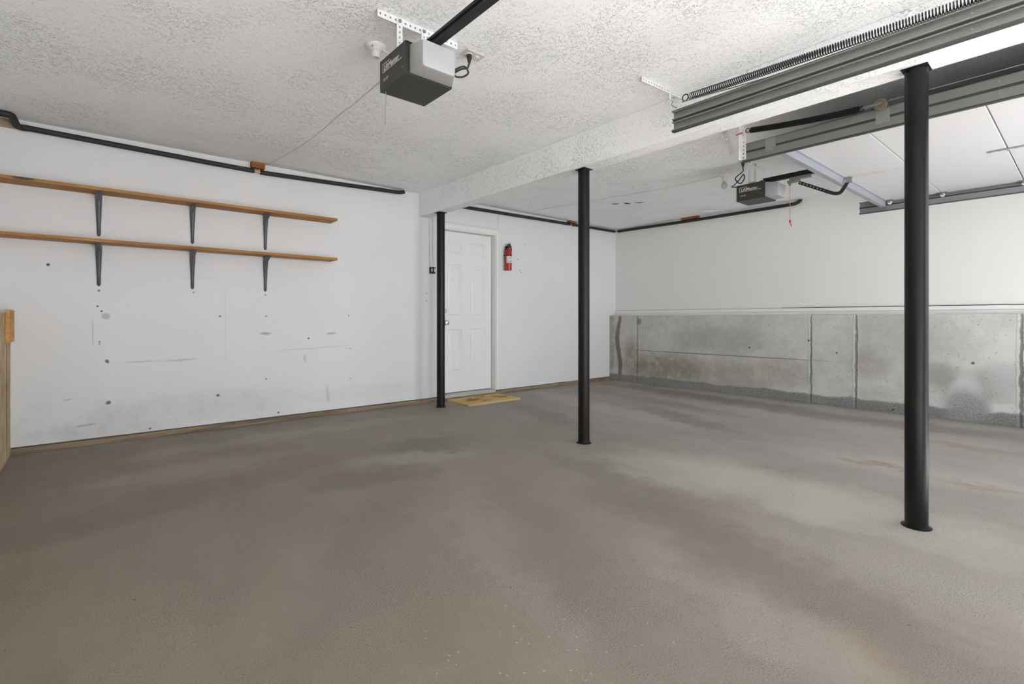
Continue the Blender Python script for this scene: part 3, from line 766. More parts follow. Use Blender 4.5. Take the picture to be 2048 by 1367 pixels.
# ------------------------------------------------------------------ garage door openers
def text_mesh(txt, size, o, ex_, ey_, nrm, bold=0.0):
    cu = bpy.data.curves.new('lettering', 'FONT'); cu.body = txt; cu.size = size; cu.extrude = 0.0003; cu.offset = bold; cu.resolution_u = 3
    ob = bpy.data.objects.new('lettering', cu); C.objects.link(ob)
    bpy.context.view_layer.update()
    me = bpy.data.meshes.new_from_object(ob.evaluated_get(bpy.context.evaluated_depsgraph_get()))
    bpy.data.objects.remove(ob); bpy.data.curves.remove(cu)
    bm = B(); bm.from_mesh(me); bpy.data.meshes.remove(me)
    o, ex_, ey_, nrm = Vector(o), Vector(ex_), Vector(ey_), Vector(nrm)
    for v in bm.verts: v.co = o + ex_ * v.co.x + ey_ * v.co.y + nrm * (v.co.z + 0.0004)
    return bm

def opener(x0, y1, zb, label, antenna, cord, rail_x, rail_end):
    """x0: left face, y1: far face; the lens and rail point to the vehicle door (-y)"""
    W, L, Hh = 0.243, 0.250, 0.146
    x1, y0, zt = x0 + W, y1 - L, zb + Hh
    t = thing('garage_door_opener', label, 'garage door opener', (x0 + W / 2, y1 - L / 2, zb), 'charcoal openers hung from the ceiling')
    bm = B()
    th = 0.003
    prism(bm, [(x0, zb), (x1, zb), (x1, zb + 0.050), (x1 - th, zb + 0.050), (x1 - th, zb + th), (x0 + th, zb + th), (x0 + th, zt - th), (x1 - th, zt - th), (x1 - th, zb + 0.12), (x1, zb + 0.12), (x1, zt), (x0, zt)], 'y', y0, y1)
    bmesh.ops.bevel(bm, geom=[e for e in bm.edges if abs(e.verts[0].co.y - e.verts[1].co.y) > 0.1], offset=0.0012, segments=1, affect='EDGES')
    h = link('housing', bm, M['housing'], t, smooth=30)
    bm = B(); box(bm, x0 + 0.004, x1 - 0.002, y0 + 0.006, y1 - 0.003, zb + 0.004, zt - 0.004)
    link('end_panel', bm, M['dark'], h)
    # frosted lens: boxy, chamfered below, flared lip at the housing
    lx0, lx1 = x0 + 0.024, x1 - 0.002
    rings = []
    bm = B()
    for yy, xa, xb_, za, zb_, ch in ((y0 + 0.004, lx0, lx1, zb + 0.010, zt - 0.008, 0.006), (y0 - 0.012, lx0, lx1, zb + 0.010, zt - 0.008, 0.010), (y0 - 0.030, lx0 + 0.001, lx1 - 0.010, zb + 0.010, zt - 0.012, 0.012),
                                    (y0 - 0.094, lx0 + 0.002, lx1 - 0.046, zb + 0.0015, zt - 0.026, 0.012), (y0 - 0.103, lx0 + 0.005, lx1 - 0.049, zb + 0.005, zt - 0.029, 0.010), (y0 - 0.106, lx0 + 0.014, lx1 - 0.058, zb + 0.014, zt - 0.038, 0.008)):
        q = [(xa + ch, za), (xb_ - ch, za), (xb_ - ch * 0.3, za + ch * 0.3), (xb_, za + ch), (xb_, zb_ - ch), (xb_ - ch * 0.3, zb_ - ch * 0.3), (xb_ - ch, zb_), (xa + ch, zb_), (xa + ch * 0.3, zb_ - ch * 0.3), (xa, zb_ - ch), (xa, za + ch), (xa + ch * 0.3, za + ch * 0.3)]
        rings.append([bm.verts.new((px_, yy, pz_)) for px_, pz_ in q])
    for A, Bq in zip(rings, rings[1:]):
        for k in range(12): bm.faces.new((A[k], A[(k + 1) % 12], Bq[(k + 1) % 12], Bq[k]))
    bm.faces.new(rings[0]); bm.faces.new(rings[-1][::-1])
    link('light_lens', bm, M['lens'], t, smooth=50)
    # print on the side face
    u = lambda s: y1 - s * L
    wv = lambda s: zt - s * Hh
    bm = text_mesh('LiftMaster', 0.0365, (x0, u(0.165), wv(0.405)), (0, -1, 0), (0, 0, 1), (-1, 0, 0), 0.0006)
    link('lettering', bm, M['letter'], h)
    bm = B()
    xx0, xx1 = x0 - 0.0008, x0 - 0.0001
    box(bm, xx0, xx1, u(0.88), u(0.115), wv(0.455), wv(0.435)); box(bm, xx0, xx1, u(0.127), u(0.115), wv(0.435), wv(0.175)); box(bm, xx0, xx1, u(0.40), u(0.115), wv(0.19), wv(0.172))
    link('logo_frame', bm, M['letter'], h)
    bm = text_mesh('1/2 HP', 0.0185, (x0, u(0.135), wv(0.74)), (0, -1, 0), (0, 0, 1), (-1, 0, 0), 0.0001)
    link('lettering', bm, M['letter'], h)
    for a, b in ((0.90, 0.74), (0.965, 0.08)):
        bm = B(); lathe(bm, [(0.0035, 0), (0.003, 0.0012), (0.0, 0.0014)], (x0, u(a), wv(b)), (-1, 0, 0), 10)
        link('screw', bm, M['galv'], h)
    bm = B()   # grey chain sprocket cover on top
    prism(bm, [(y1 - 0.045, zt), (y1 - 0.06, zt + 0.012), (y1 - 0.10, zt + 0.026), (y1 - 0.14, zt + 0.026), (y1 - 0.15, zt)], 'x', x0 + 0.06, x0 + 0.18)
    link('sprocket_cover', bm, M['strap_g'], t)
    bm = B(); zr = zt + 0.008
    prism(bm, [(rail_x - 0.019, zr), (rail_x + 0.019, zr), (rail_x + 0.019, zr + 0.006), (rail_x + 0.006, zr + 0.009), (rail_x + 0.006, zr + 0.034), (rail_x + 0.019, zr + 0.036), (rail_x + 0.019, zr + 0.040), (rail_x - 0.019, zr + 0.040), (rail_x - 0.019, zr + 0.036), (rail_x - 0.006, zr + 0.034), (rail_x - 0.006, zr + 0.009), (rail_x - 0.019, zr + 0.006)], 'y', rail_end, y0 + 0.06)
    rl = link('rail', bm, M['black'], t)
    bm = B(); tube(bm, [(rail_x - 0.026, y0 + 0.08, zr + 0.020), (rail_x - 0.026, rail_end + 0.05, zr + 0.020)], 0.004, 6)
    link('chain', bm, M['black'], rl)
    bm = B(); tube(bm, [(rail_x + 0.026, y0 + 0.08, zr + 0.020), (rail_x + 0.026, rail_end + 0.05, zr + 0.020)], 0.004, 6)
    link('chain', bm, M['black'], rl)
    bm = B(); lathe(bm, [(0.008, 0), (0.008, 0.006), (0.005, 0.010), (0.0, 0.011)], (rail_x + 0.004, y0 + 0.005, zr), (0, 0, -1), 6)
    link('bolt', bm, M['galv'], rl)
    bm = B(); tube(bm, smooth_path(antenna), 0.0014, 6)
    link('antenna_wire', bm, M['galv_d'], t, smooth=60)
    bm = B(); tube(bm, smooth_path(cord[0]), 0.0048, 8)
    pc = link('power_cord', bm, M['black'], t, smooth=60)
    bm = B(); p = Vector(cord[1])
    lathe(bm, [(0.006, 0), (0.009, 0.012), (0.014, 0.030), (0.015, 0.048), (0.0, 0.049)], p, (0, 0, 1), 14)
    link('plug', bm, M['black'], pc, smooth=40)
    return t
# left bay unit
px, pyy = 1.598, 2.240
cordL = smooth_path([(px, pyy, H - 0.060), (1.575, 2.215, 2.380), (1.515, 2.130, 2.330), (1.500, 2.12, 2.305), (1.460, 2.12, 2.285), (1.420, 2.12, 2.252), (1.432, 2.12, 2.238), (1.475, 2.12, 2.252),
                     (1.506, 2.12, 2.282), (1.484, 2.12, 2.306), (1.440, 2.12, 2.284), (1.400, 2.12, 2.246), (1.350, 2.12, 2.215), (1.295, 2.11, 2.190)], 4)
opener(1.058, 2.215, 2.080, 'charcoal opener with frosted lens nearest the camera, hung in the left bay',
       [(1.075, 2.190, 2.081), (1.0755, 2.190, 2.04), (1.073, 2.190, 1.98), (1.0735, 2.190, 1.925)], (cordL, (px, pyy, H - 0.060)), 1.192, YF + 0.05)
# right bay unit
px, pyy = 4.640, 2.125
cordR = smooth_path([(px, pyy, H - 0.060), (px, pyy, 2.37), (px - 0.03, pyy + 0.03, 2.335), (px - 0.045, pyy + 0.05, 2.30), (px - 0.01, pyy + 0.02, 2.26), (px + 0.03, pyy, 2.31), (px + 0.01, pyy, 2.345), (px - 0.02, pyy + 0.02, 2.30),
                     (px - 0.05, pyy + 0.06, 2.245), (px - 0.07, pyy + 0.07, 2.228), (px - 0.03, pyy + 0.03, 2.222)], 4)
opener(4.565, 2.150, 2.080, 'smaller-looking charcoal opener with white lens hung in the right bay by the open door',
       [(4.568, 2.149, 2.085), (4.55, 2.19, 2.05), (4.50, 2.26, 2.02), (4.42, 2.33, 2.015), (4.34, 2.40, 2.01)], (cordR, (px, pyy, H - 0.060)), 4.690, YF + 0.05)

# ------------------------------------------------------------------ hangers of perforated angle
def hanger(x0, x1, y, straps, label, zbot):
    t = thing('perforated_hanger', label, 'hanger bracket', ((x0 + x1) / 2, y, H - 0.03), 'perforated hangers above the openers')
    bm = B(); perf(bm, (x0, y, H - 0.019), (1, 0, 0), (0, 0, 1), (0, 1, 0), x1 - x0, 0.036, 0.003, 0.026, 0.0055)
    perf(bm, (x0, y + 0.020, H - 0.0045), (1, 0, 0), (0, 1, 0), (0, 0, 1), x1 - x0, 0.036, 0.003, 0.026, 0.0055)
    link('angle_iron', bm, M['strap'], t)
    for sx in straps:
        bm = B(); perf(bm, (sx, y - 0.001, H - 0.012), (0, 0, -1), (1, 0, 0), (0, -1, 0), H - 0.012 - zbot, 0.030, 0.003, 0.026, 0.0055)
        link('strap', bm, M['strap'], t)
        bm = B(); lathe(bm, [(0.009, 0), (0.009, 0.006), (0.0, 0.007)], (sx, y - 0.004, H - 0.02), (0, -1, 0), 6)
        link('bolt', bm, M['galv'], t)
hanger(1.037, 1.490, 2.196, (1.150, 1.285), 'white perforated ceiling hanger holding the opener nearest the camera', 2.229)
hanger(4.640, 5.020, 2.075, (4.655, 4.775), 'white perforated ceiling hanger holding the opener of the right bay', 2.229)

# ------------------------------------------------------------------ ceiling outlets, lampholders, cables
def outlet(x, y, label):
    t = thing('ceiling_outlet', label, 'outlet', (x, y, H - 0.006), 'ceiling outlets feeding the openers')
    bm = B(); box(bm, x - 0.060, x + 0.060, y - 0.036, y + 0.036, H - 0.007, H - 0.0006, 0.002)
    link('cover_plate', bm, M['ivory'], t)
    for s in (-1, 1):
        bm = B(); lathe(bm, [(0.0165, 0), (0.0165, 0.003), (0.015, 0.0045), (0.0, 0.0045)], (x + s * 0.025, y, H - 0.0068), (0, 0, -1), 20)
        r = link('receptacle', bm, M['porcelain'], t)
        for q in (-0.006, 0.006):
            bm = B(); box(bm, x + s * 0.025 + q - 0.001, x + s * 0.025 + q + 0.001, y - 0.004, y + 0.004, H - 0.0122, H - 0.0112)
            link('slot', bm, M['dark'], r)
outlet(1.623, 2.240, 'ivory outlet plate on the ceiling beside the opener nearest the camera')
outlet(4.665, 2.125, 'ceiling outlet plate above the right bay opener, mostly behind the track end')

def lampholder(x, y, bulb, label):
    t = thing('ceiling_lampholder', label, 'lamp', (x, y, H - 0.001), 'porcelain ceiling lampholders')
    bm = B(); lathe(bm, [(0.052, 0.0008), (0.054, 0.006), (0.050, 0.014), (0.034, 0.024), (0.026, 0.034), (0.0, 0.034)], (x, y, H), (0, 0, -1), 32)
    b = link('base', bm, M['porcelain'], t, smooth=40)
    bm = B(); lathe(bm, [(0.022, 0.032), (0.0225, 0.060), (0.020, 0.066), (0.016, 0.066), (0.015, 0.050), (0.0, 0.050)], (x, y, H), (0, 0, -1), 24)
    s = link('socket', bm, M['porcelain'], t, smooth=40)
    if bulb:
        bm = B(); lathe(bm, [(0.013, 0.052), (0.0145, 0.070), (0.020, 0.082), (0.028, 0.097), (0.031, 0.112), (0.028, 0.126), (0.018, 0.137), (0.0, 0.141)], (x, y, H), (0, 0, -1), 24)
        link('bulb', bm, M['bulb'], t, smooth=60, label='unlit grey bulb')
    else:
        bm = B(); lathe(bm, [(0.006, 0), (0.006, 0.030), (0.004, 0.034), (0.0, 0.034)], (x + 0.03, y - 0.02, H - 0.022), (0.7, -0.5, -0.4), 10)
        link('pull_chain_spout', bm, M['porcelain'], t, smooth=40)
        bm = B(); lathe(bm, [(0.004, 0), (0.004, 0.006), (0, 0.006)], (x - 0.03, y - 0.025, H - 0.018), (0, 0, -1), 8)
        link('screw', bm, M['galv_d'], t)
lampholder(1.172, 2.505, False, 'empty white porcelain lampholder on the ceiling behind the nearest opener')
lampholder(4.935, 2.450, True, 'porcelain lampholder with an unlit bulb on the right bay ceiling')

zc = H - 0.003
bm = B(); tube(bm, smooth_path([(1.365, 2.62, zc), (1.369, 2.85, zc), (1.374, 3.15, zc), (1.376, 3.34, zc), (1.369, 3.44, zc), (1.377, 3.8, zc), (1.375, 4.165, zc), (1.352, 4.60, zc), (1.325, 4.85, zc), (1.282, D - 0.004, zc)]), 0.0026, 6)
tag(link('ceiling_cable', bm, M['cable'], loc=(1.37, 3.6, zc), smooth=60), 'thin grey cable along the left bay ceiling, from opener towards the wood block', 'cable', 'thin cables stuck to the ceiling')
bm = B(); tube(bm, smooth_path([(4.60, D - 0.2, zc), (4.68, 4.526, zc), (4.766, 4.123, zc), (4.823, 3.673, zc), (4.94, 3.1, zc), (4.945, 2.508, zc)]), 0.0026, 6)
tag(link('ceiling_cable', bm, M['cable'], loc=(4.8, 3.6, zc), smooth=60), 'thin grey cable along the right bay ceiling to the bulb', 'cable', 'thin cables stuck to the ceiling')

# ------------------------------------------------------------------ overhead door tracks
TY1, TY0 = 1.555, -0.70
def c_profile(x, s, z0, z1):
    """open channel: web at x, mouth towards s"""
    h = 0.0024; dpt = 0.024; lip = 0.005
    return [(x, z0), (x + s * dpt, z0), (x + s * dpt, z0 + lip), (x + s * (dpt - h), z0 + lip), (x + s * (dpt - h), z0 + h), (x + s * h, z0 + h),
            (x + s * h, z1 - h), (x + s * (dpt - h), z1 - h), (x + s * (dpt - h), z1 - lip), (x + s * dpt, z1 - lip), (x + s * dpt, z1), (x, z1)]
def track(x, s, zb, label, mat, plates):
    t = thing('door_track', label, 'garage door track', (x, TY1, zb), 'overhead double door tracks')
    for z0 in (zb, zb + 0.061):
        bm = B(); prism(bm, c_profile(x, s, z0, z0 + 0.046), 'y', TY0, TY1)
        ch = link('channel', bm, mat, t)
        for y in (1.43, 1.46, 0.9, 0.93, 0.3):
            bm = B(); lathe(bm, [(0, -0.003), (0.003, -0.003), (0.005, -0.002), (0.005, 0.0044), (0.003, 0.0055), (0, 0.0055)], (x, y, z0 + 0.027), (s, 0, 0), 8)
            link('rivet', bm, M['galv_d'], ch)
    bm = B(); box(bm, min(x + s * 0.003, x + s * 0.012), max(x + s * 0.003, x + s * 0.012), TY0, TY1, zb + 0.0464, zb + 0.0606)  # dark strip standing for the shade in the slot between the channels
    link('slot_shade_strip', bm, M['track_shade'], t)
    bm = B(); box(bm, min(x, x + s * 0.026), max(x, x + s * 0.026), TY0, TY1, zb - 0.0085, zb - 0.0002)  # dark strip standing for the shaded underside of the track
    link('lower_shade_strip', bm, M['track_shade'], t)
    bm = B(); box(bm, min(x, x + s * 0.026), max(x, x + s * 0.026), TY0, TY1, zb + 0.1072, zb + 0.1105)  # thin dark strip standing for the shade line along the top
    link('upper_shade_strip', bm, M['track_shade'], t)
    for y0, y1, z0, z1 in plates:
        bm = B(); box(bm, x - s * 0.0035, x - s * 0.0003, y0, y1, z0, z1) if s > 0 else box(bm, x + 0.0003, x + 0.0035, y0, y1, z0, z1)
        for yy in (y0 + 0.012, y1 - 0.012):
            lathe(bm, [(0.005, 0), (0.004, 0.003), (0, 0.003)], (x - s * 0.0035, yy, z0 + 0.015), (-s, 0, 0), 8)
        link('splice_plate', bm, M['plate'], t)
    bm = B(); box(bm, min(x, x - s * 0.004) - 0.0, max(x, x - s * 0.004), TY0 - 0.02, TY0 + 0.02, zb, OZ + 0.06)
    return t
track(2.540, -1, 2.064, 'double steel track under the long stretched spring, left of the beam', M['galv'], [(1.50, 1.55, 2.072, 2.165)])
track(3.380, 1, 2.070, 'double steel track beside the beam, carrying the near edge of the raised door', M['galv'], [(1.335, 1.400, 2.092, 2.176), (0.735, 0.800, 2.092, 2.168)])
track(6.000, -1, 2.068, 'double steel track along the right wall, under the far edge of the raised door', M['galv_d'], [(1.50, 1.55, 2.075, 2.175)])
# straps that hang the track ends
t = thing('track_hanger', 'white perforated ceiling bracket holding the end of the left bay track', 'hanger bracket', (2.70, 1.72, H - 0.03), 'hangers of the door tracks')
bm = B(); perf(bm, (2.545, 1.775, H - 0.016), (1, -0.06, 0), (0, 0, 1), (0, 1, 0), 0.40, 0.030, 0.003, 0.026, 0.0055)
link('angle_iron', bm, M['strap'], t)
bm = B(); a, b = Vector((2.700, 1.690, H - 0.02)), Vector((2.5445, 1.575, 2.165)); dd = (b - a)
perf(bm, a, dd, (1, 0.3, 0.55), dd.cross(Vector((1, 0.3, 0.55))), dd.length, 0.034, 0.003, 0.026, 0.0055)
link('strap', bm, M['strap'], t)
bm = B(); perf(bm, (2.600, 1.53, 2.40), (-0.22, 0.05, -0.85), (0, 1, 0), (-1, 0, 0.25), 0.235, 0.030, 0.003, 0.026, 0.0055)
bm.free()
bm = B(); tube(bm, smooth_path([(2.52, 1.60, 2.235), (2.53, 1.585, 2.252), (2.55, 1.57, 2.245), (2.545, 1.575, 2.225), (2.56, 1.55, 2.205)]), 0.003, 6)
link('wire_tie', bm, M['galv_d'], t, smooth=60)
t = thing('track_hanger', 'pair of perforated straps hanging the track end beside the beam', 'hanger bracket', (3.30, 1.53, BZ), 'hangers of the door tracks')
bm = B(); perf(bm, (BX1 + 0.008, 1.565, 2.28), (0, -0.32, -1), (0, 1, -0.32), (1, 0, 0), 0.255, 0.030, 0.003, 0.026, 0.0055)
link('strap', bm, M['strap_g'], t)
bm = B(); perf(bm, (3.374, 1.540, H - 0.002), (0, 0, -1), (0, 1, 0), (-1, 0, 0), H - 0.002 - 2.075, 0.034, 0.003, 0.026, 0.0055)
perf(bm, (3.360, 1.5575, H - 0.002), (0, 0, -1), (1, 0, 0), (0, 1, 0), H - 0.002 - 2.075, 0.030, 0.003, 0.026, 0.0055)
link('strap', bm, M['strap'], t)

# ------------------------------------------------------------------ extension springs
def helix(bm, a, b, R, r, pitch, per=10, seg=5, sag=0.0):
    a, b = Vector(a), Vector(b); ax = (b - a); L = ax.length; ax.normalize()
    e1 = ax.cross(Vector((0, 0, 1))).normalized(); e2 = ax.cross(e1)
    n = int(L / pitch * per)
    tube(bm, [a + ax * (L * i / n) + (e1 * math.cos(2 * PI * i / per) + e2 * math.sin(2 * PI * i / per)) * R - Vector((0, 0, sag * 4 * (i / n) * (1 - i / n))) for i in range(n + 1)], r, seg)
def hook(bm, c, d, R, r):
    c = Vector(c)
    tube(bm, [c + Vector((0, math.cos(2 * PI * k / 16) * R, math.sin(2 * PI * k / 16) * R)) for k in range(16)], r, 6, True)
SX = 2.552
t = thing('extension_spring', 'long stretched spring with open coils above the left bay track', 'spring', (SX, 0.5, 2.21), 'door springs above the tracks')
bm = B(); helix(bm, (SX, 1.465, 2.240), (SX, -0.62, 2.205), 0.0172, 0.0026, 0.0105, sag=0.012)
link('coil', bm, M['spring'], t, smooth=60)
bm = B(); hook(bm, (SX, 1.492, 2.242), 0, 0.018, 0.0035)
link('end_loop', bm, M['spring'], t, smooth=60)
bm = B(); tube(bm, smooth_path([(SX - 0.004, 1.51, 2.222), (SX - 0.004, 0.9, 2.182), (SX - 0.004, 0.2, 2.178), (SX - 0.004, -0.62, 2.176)]), 0.0030, 6)
link('safety_cable', bm, M['galv_d'], t, smooth=60)
S2 = 3.366
t = thing('extension_spring', 'short closed black spring hooked to the rope pulley beside the beam', 'spring', (S2, 1.15, 2.21), 'door springs above the tracks')
bm = B(); helix(bm, (S2, 1.490, 2.258), (S2, 0.880, 2.200), 0.0162, 0.0034, 0.0066, sag=0.008)
link('coil', bm, M['spring'], t, smooth=60)
bm = B(); hook(bm, (S2, 1.508, 2.262), 0, 0.014, 0.004); lathe(bm, [(0.012, 0), (0.014, 0.01), (0.0, 0.012)], (S2, 1.486, 2.258), (0, 1, 0), 12)
link('end_hook', bm, M['brass'], t, smooth=60, label='rusty brass coloured hook')
bm = B(); hook(bm, (S2, 0.866, 2.199), 0, 0.015, 0.0035)
link('end_loop', bm, M['spring'], t, smooth=60)
bm = B(); tube(bm, smooth_path([(S2 - 0.012, 1.535, 2.252), (S2 - 0.02, 1.555, 2.246), (S2 - 0.03, 1.575, 2.240)]), [0.004] * 16 + [0.0045], 6) if False else tube(bm, [(S2 - 0.012, 1.535, 2.252), (S2 - 0.03, 1.575, 2.240)], 0.0045, 6)
link('cord_knot', bm, M['red'], t, label='red cord end')
t = thing('rope_pulley', 'pulley wound with tan rope at the end of the short black spring', 'pulley', (S2, 0.775, 2.195))
bm = B()
for k, R in enumerate((0.029, 0.024, 0.019, 0.014)):
    for off in (-0.006, 0.006) if k == 0 else (-0.009,):
        tube(bm, [(S2 + off + 0.001 * k, 0.775 + math.cos(2 * PI * q / 28) * R, 2.195 + math.sin(2 * PI * q / 28) * R) for q in range(28)], 0.0036, 6, True)
link('rope', bm, M['rope'], t, smooth=60)
bm = B(); lathe(bm, [(0.0, -0.005), (0.026, -0.005), (0.026, 0.005), (0.0, 0.005)], (S2, 0.775, 2.195), (1, 0, 0), 28)
link('wheel', bm, M['rope'], t, smooth=40)
bm = B()
for off in (-0.014, 0.012): box(bm, S2 + off, S2 + off + 0.002, 0.765, 0.862, 2.190, 2.204)
lathe(bm, [(0.006, -0.016), (0.006, 0.016), (0, 0.016)], (S2, 0.775, 2.195), (1, 0, 0), 12); box(bm, S2 - 0.014, S2 + 0.014, 0.858, 0.862, 2.190, 2.204)
link('fork', bm, M['galv'], t, smooth=40)
bm = B(); tube(bm, [(S2, 0.740, 2.205), (S2, -0.7, 2.200)], 0.0022, 6)
link('cable', bm, M['galv_d'], t)

# ------------------------------------------------------------------ raised sectional door of the right bay
GX0, GX1, GZ = 3.425, 5.960, 2.150
t = thing('garage_door', 'white sectional garage door raised flat under the right bay ceiling', 'garage door', (4.69, 0.36, GZ))
JY = [1.400, 0.905, 0.380, -0.145, -0.930]
for k in range(4):
    bm = B(); box(bm, GX0, GX1, JY[k + 1] + 0.0025, JY[k] - 0.0025, GZ, GZ + 0.034, 0.004)
    pn = link('panel', bm, M['panel'], t)
    bm = B(); box(bm, GX0, GX1, JY[k + 1] + 0.002, JY[k] - 0.002, GZ + 0.0345, GZ + 0.042, 0.002)
    link('outer_skin', bm, M['skin'], pn)
bm = B(); ys = 1.345
prism(bm, [(ys + 0.050, GZ - 0.0005), (ys + 0.050, GZ - 0.004), (ys + 0.032, GZ - 0.004), (ys + 0.027, GZ - 0.052), (ys - 0.012, GZ - 0.052), (ys - 0.017, GZ - 0.004), (ys - 0.030, GZ - 0.004), (ys - 0.030, GZ - 0.0005)], 'x', GX0, GX1)
link('strut', bm, M['strut'], t, label='bluish galvanised strut across the leading panel')
bm = B(); box(bm, 4.705, 4.752, 1.06, 1.305, GZ - 0.003, GZ - 0.0004)
link('reinforcing_strip', bm, M['tape'], t, label='cream strip behind the arm bracket')
def hinge(x, y, mat):
    bm = B(); box(bm, x - 0.022, x + 0.022, y - 0.105, y - 0.006, GZ - 0.003, GZ - 0.0004, 0.001); box(bm, x - 0.022, x + 0.022, y + 0.006, y + 0.105, GZ - 0.003, GZ - 0.0004, 0.001)
    tube(bm, [(x - 0.022, y, GZ - 0.006), (x + 0.022, y, GZ - 0.006)], 0.006, 10)
    for q in (-0.085, -0.04, 0.04, 0.085): lathe(bm, [(0.006, 0), (0.005, 0.004), (0, 0.004)], (x + 0.008, y + q, GZ - 0.003), (0, 0, -1), 6)
    link('hinge', bm, mat, t)
hinge(4.730, 0.905, M['panel']); hinge(4.730, 0.380, M['galv_d']); hinge(4.730, -0.145, M['galv_d'])
for y in (1.30, 0.905, 0.380, -0.145):
    for x, s in ((GX0 + 0.03, -1), (GX1 - 0.03, 1)):
        bm = B(); box(bm, x - 0.028, x + 0.028, y - 0.04, y + 0.04, GZ - 0.003, GZ - 0.0004, 0.001); box(bm, x - 0.012, x + 0.012, y - 0.012, y + 0.012, GZ - 0.022, GZ - 0.003, 0.002)
        h = link('roller_hinge', bm, M['galv'], t)
        bm = B(); tube(bm, [(x, y, GZ - 0.013), (x + s * 0.046, y, GZ - 0.013)], 0.005, 8)
        lathe(bm, [(0, -0.006), (0.0175, -0.006), (0.0175, 0.006), (0, 0.006)], (x + s * 0.046, y, GZ - 0.013), (1, 0, 0), 20)
        link('roller', bm, M['porcelain'], h, smooth=40)
bm = B(); box(bm, 4.684, 4.716, 1.272, 1.312, GZ - 0.046, GZ - 0.004, 0.002)
link('arm_bracket', bm, M['galv'], t)

# trolley riding on the rail, with its arm and release cord
zt = 2.234
t = thing('opener_trolley', 'grey trolley with black curved arm and red release cord on the right bay rail', 'opener trolley', (4.690, 1.66, zt - 0.03))
bm = B(); box(bm, 4.667, 4.713, 1.570, 1.735, zt - 0.024, zt - 0.0006, 0.004); box(bm, 4.672, 4.708, 1.655, 1.755, zt - 0.046, zt - 0.022, 0.006); lathe(bm, [(0.012, 0), (0.012, 0.018), (0.006, 0.024), (0, 0.024)], (4.690, 1.735, zt - 0.044), (0, 0, -1), 14)
link('carriage', bm, M['galv'], t, smooth=35)
bm = B(); ax_ = 4.700
perf(bm, (ax_, 1.668, 2.184), (0, -0.873, -0.485), (0, -0.485, 0.873), (1, 0, 0), 0.27, 0.028, 0.004, 0.030, 0.005)
link('straight_arm', bm, M['black'], t)
bm = B()
c0 = smooth_path([(0, 1.470, 2.073), (0, 1.420, 2.046), (0, 1.384, 2.032), (0, 1.352, 2.036), (0, 1.326, 2.070), (0, 1.300, 2.112)], 6)
outer, inner = [], []
for i, p in enumerate(c0):
    a = c0[max(0, i - 1)]; b = c0[min(len(c0) - 1, i + 1)]; tt = (b - a).normalized(); nn = Vector((0, -tt.z, tt.y))
    outer.append((p.y + nn.y * 0.014, p.z + nn.z * 0.014)); inner.append((p.y - nn.y * 0.014, p.z - nn.z * 0.014))
for i in range(len(c0) - 1):
    prism(bm, [outer[i], outer[i + 1], inner[i + 1], inner[i]], 'x', ax_ - 0.0045, ax_ - 0.0005)
bmesh.ops.remove_doubles(bm, verts=bm.verts, dist=1e-5)
link('curved_arm', bm, M['black'], t)
cx_, cy_ = 4.690, 1.735
bm = B(); tube(bm, [(cx_, cy_, zt - 0.066), (cx_ - 0.0005, cy_, 2.08), (cx_, cy_, 1.868)], 0.0024, 6)
link('release_cord', bm, M['redcord'], t)
bm = B(); lathe(bm, [(0.0, 0), (0.008, 0.004), (0.009, 0.018), (0.005, 0.028), (0, 0.028)], (cx_, cy_, 1.868), (0, 0, -1), 12)
tube(bm, smooth_path([(cx_, cy_, 1.842), (cx_ + 0.010, cy_, 1.834), (cx_ + 0.026, cy_, 1.830), (cx_ + 0.022, cy_ - 0.004, 1.822), (cx_ + 0.012, cy_ - 0.004, 1.826), (cx_ + 0.018, cy_ - 0.004, 1.812)]), 0.0036, 6)
link('release_handle', bm, M['red'], t, smooth=60)

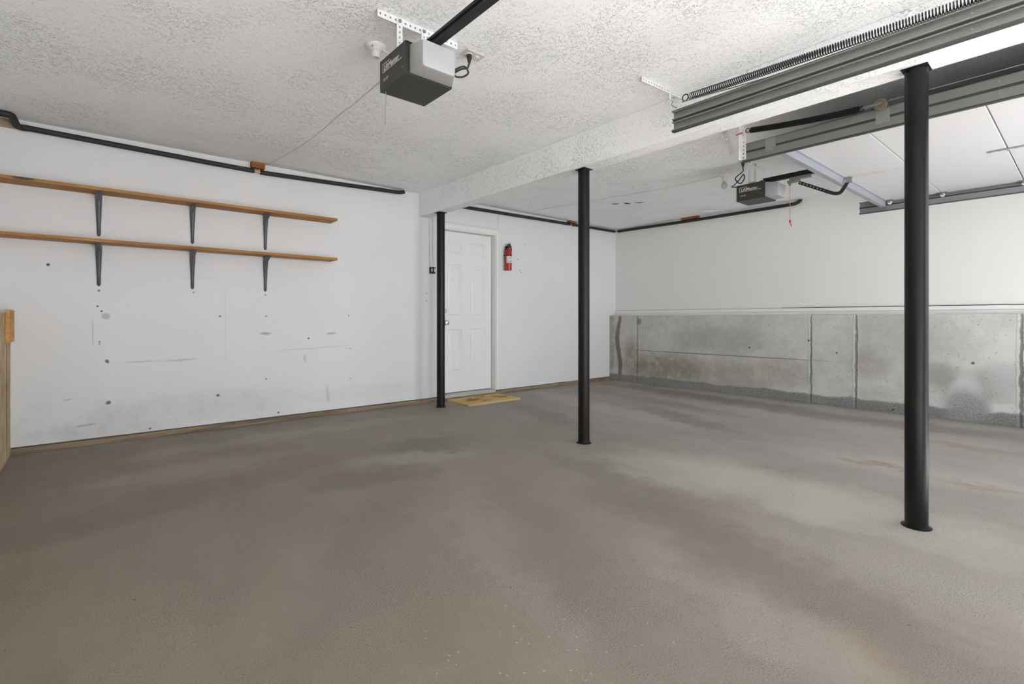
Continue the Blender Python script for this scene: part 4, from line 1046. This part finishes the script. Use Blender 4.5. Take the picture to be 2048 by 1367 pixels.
# ------------------------------------------------------------------ daylight: sky, sunlit driveway outside the open right bay
SKY_LOW, SKY_HIGH = 2.1, 0.25
w = bpy.data.worlds.new('daylight'); scene.world = w; w.use_nodes = True
bg = w.node_tree.nodes['Background']
wt = w.node_tree     # hazy sky, brightest near the horizon
tc = wt.nodes.new('ShaderNodeTexCoord'); sx = wt.nodes.new('ShaderNodeSeparateXYZ'); mr = wt.nodes.new('ShaderNodeMapRange')
wt.links.new(tc.outputs['Generated'], sx.inputs[0]); wt.links.new(sx.outputs['Z'], mr.inputs[0])
for i, v in ((1, 0.0), (2, 0.55), (3, SKY_LOW), (4, SKY_HIGH)): mr.inputs[i].default_value = v
wt.links.new(mr.outputs[0], bg.inputs[1]); bg.inputs[0].default_value = (0.90, 0.96, 1.035, 1)
SUN_EL, SUN_AZ = 55, 40
sd = bpy.data.lights.new('sun', 'SUN'); sd.energy = 12.0; sd.angle = math.radians(0.6); sd.color = (0.95, 0.98, 1.02)
so = bpy.data.objects.new('sun', sd); C.objects.link(so); 
el, az = math.radians(SUN_EL), math.radians(SUN_AZ)
so.rotation_euler = Vector((-math.cos(el) * math.sin(az), math.cos(el) * math.cos(az), -math.sin(el))).to_track_quat('-Z', 'Y').to_euler(); so.location = (9, -9, 9)
pd = bpy.data.lights.new('door_portal', 'AREA'); pd.shape = 'RECTANGLE'; pd.size = RX1 - RX0; pd.size_y = OZ; pd.cycles.is_portal = True
po = bpy.data.objects.new('door_portal', pd); C.objects.link(po); po.location = ((RX0 + RX1) / 2, YF - 0.155, OZ / 2); po.rotation_euler = (math.radians(90), 0, 0)
po2 = po.copy(); C.objects.link(po2); po2.location.x = (LX0 + LX1) / 2

# ------------------------------------------------------------------ camera
cam = bpy.data.cameras.new('camera'); co = bpy.data.objects.new('camera', cam); C.objects.link(co)
co.location = (0, 0, 1.0); co.rotation_euler = (PI / 2, 0, -0.70564)
cam.sensor_width = 36; cam.lens = 992.0 / 2048 * 36; cam.shift_y = (636.5 - 683.5) / 2048
cam.clip_start = 0.02
scene.camera = co

scene.view_settings.view_transform = 'Standard'; scene.view_settings.look = 'None'
scene.view_settings.gamma = 1; scene.view_settings.use_curve_mapping = False
scene.view_settings.exposure = 2.12
scene.cycles.use_denoising = True
scene.cycles.max_bounces = 10; scene.cycles.diffuse_bounces = 8
scene.cycles.sample_clamp_indirect = 12
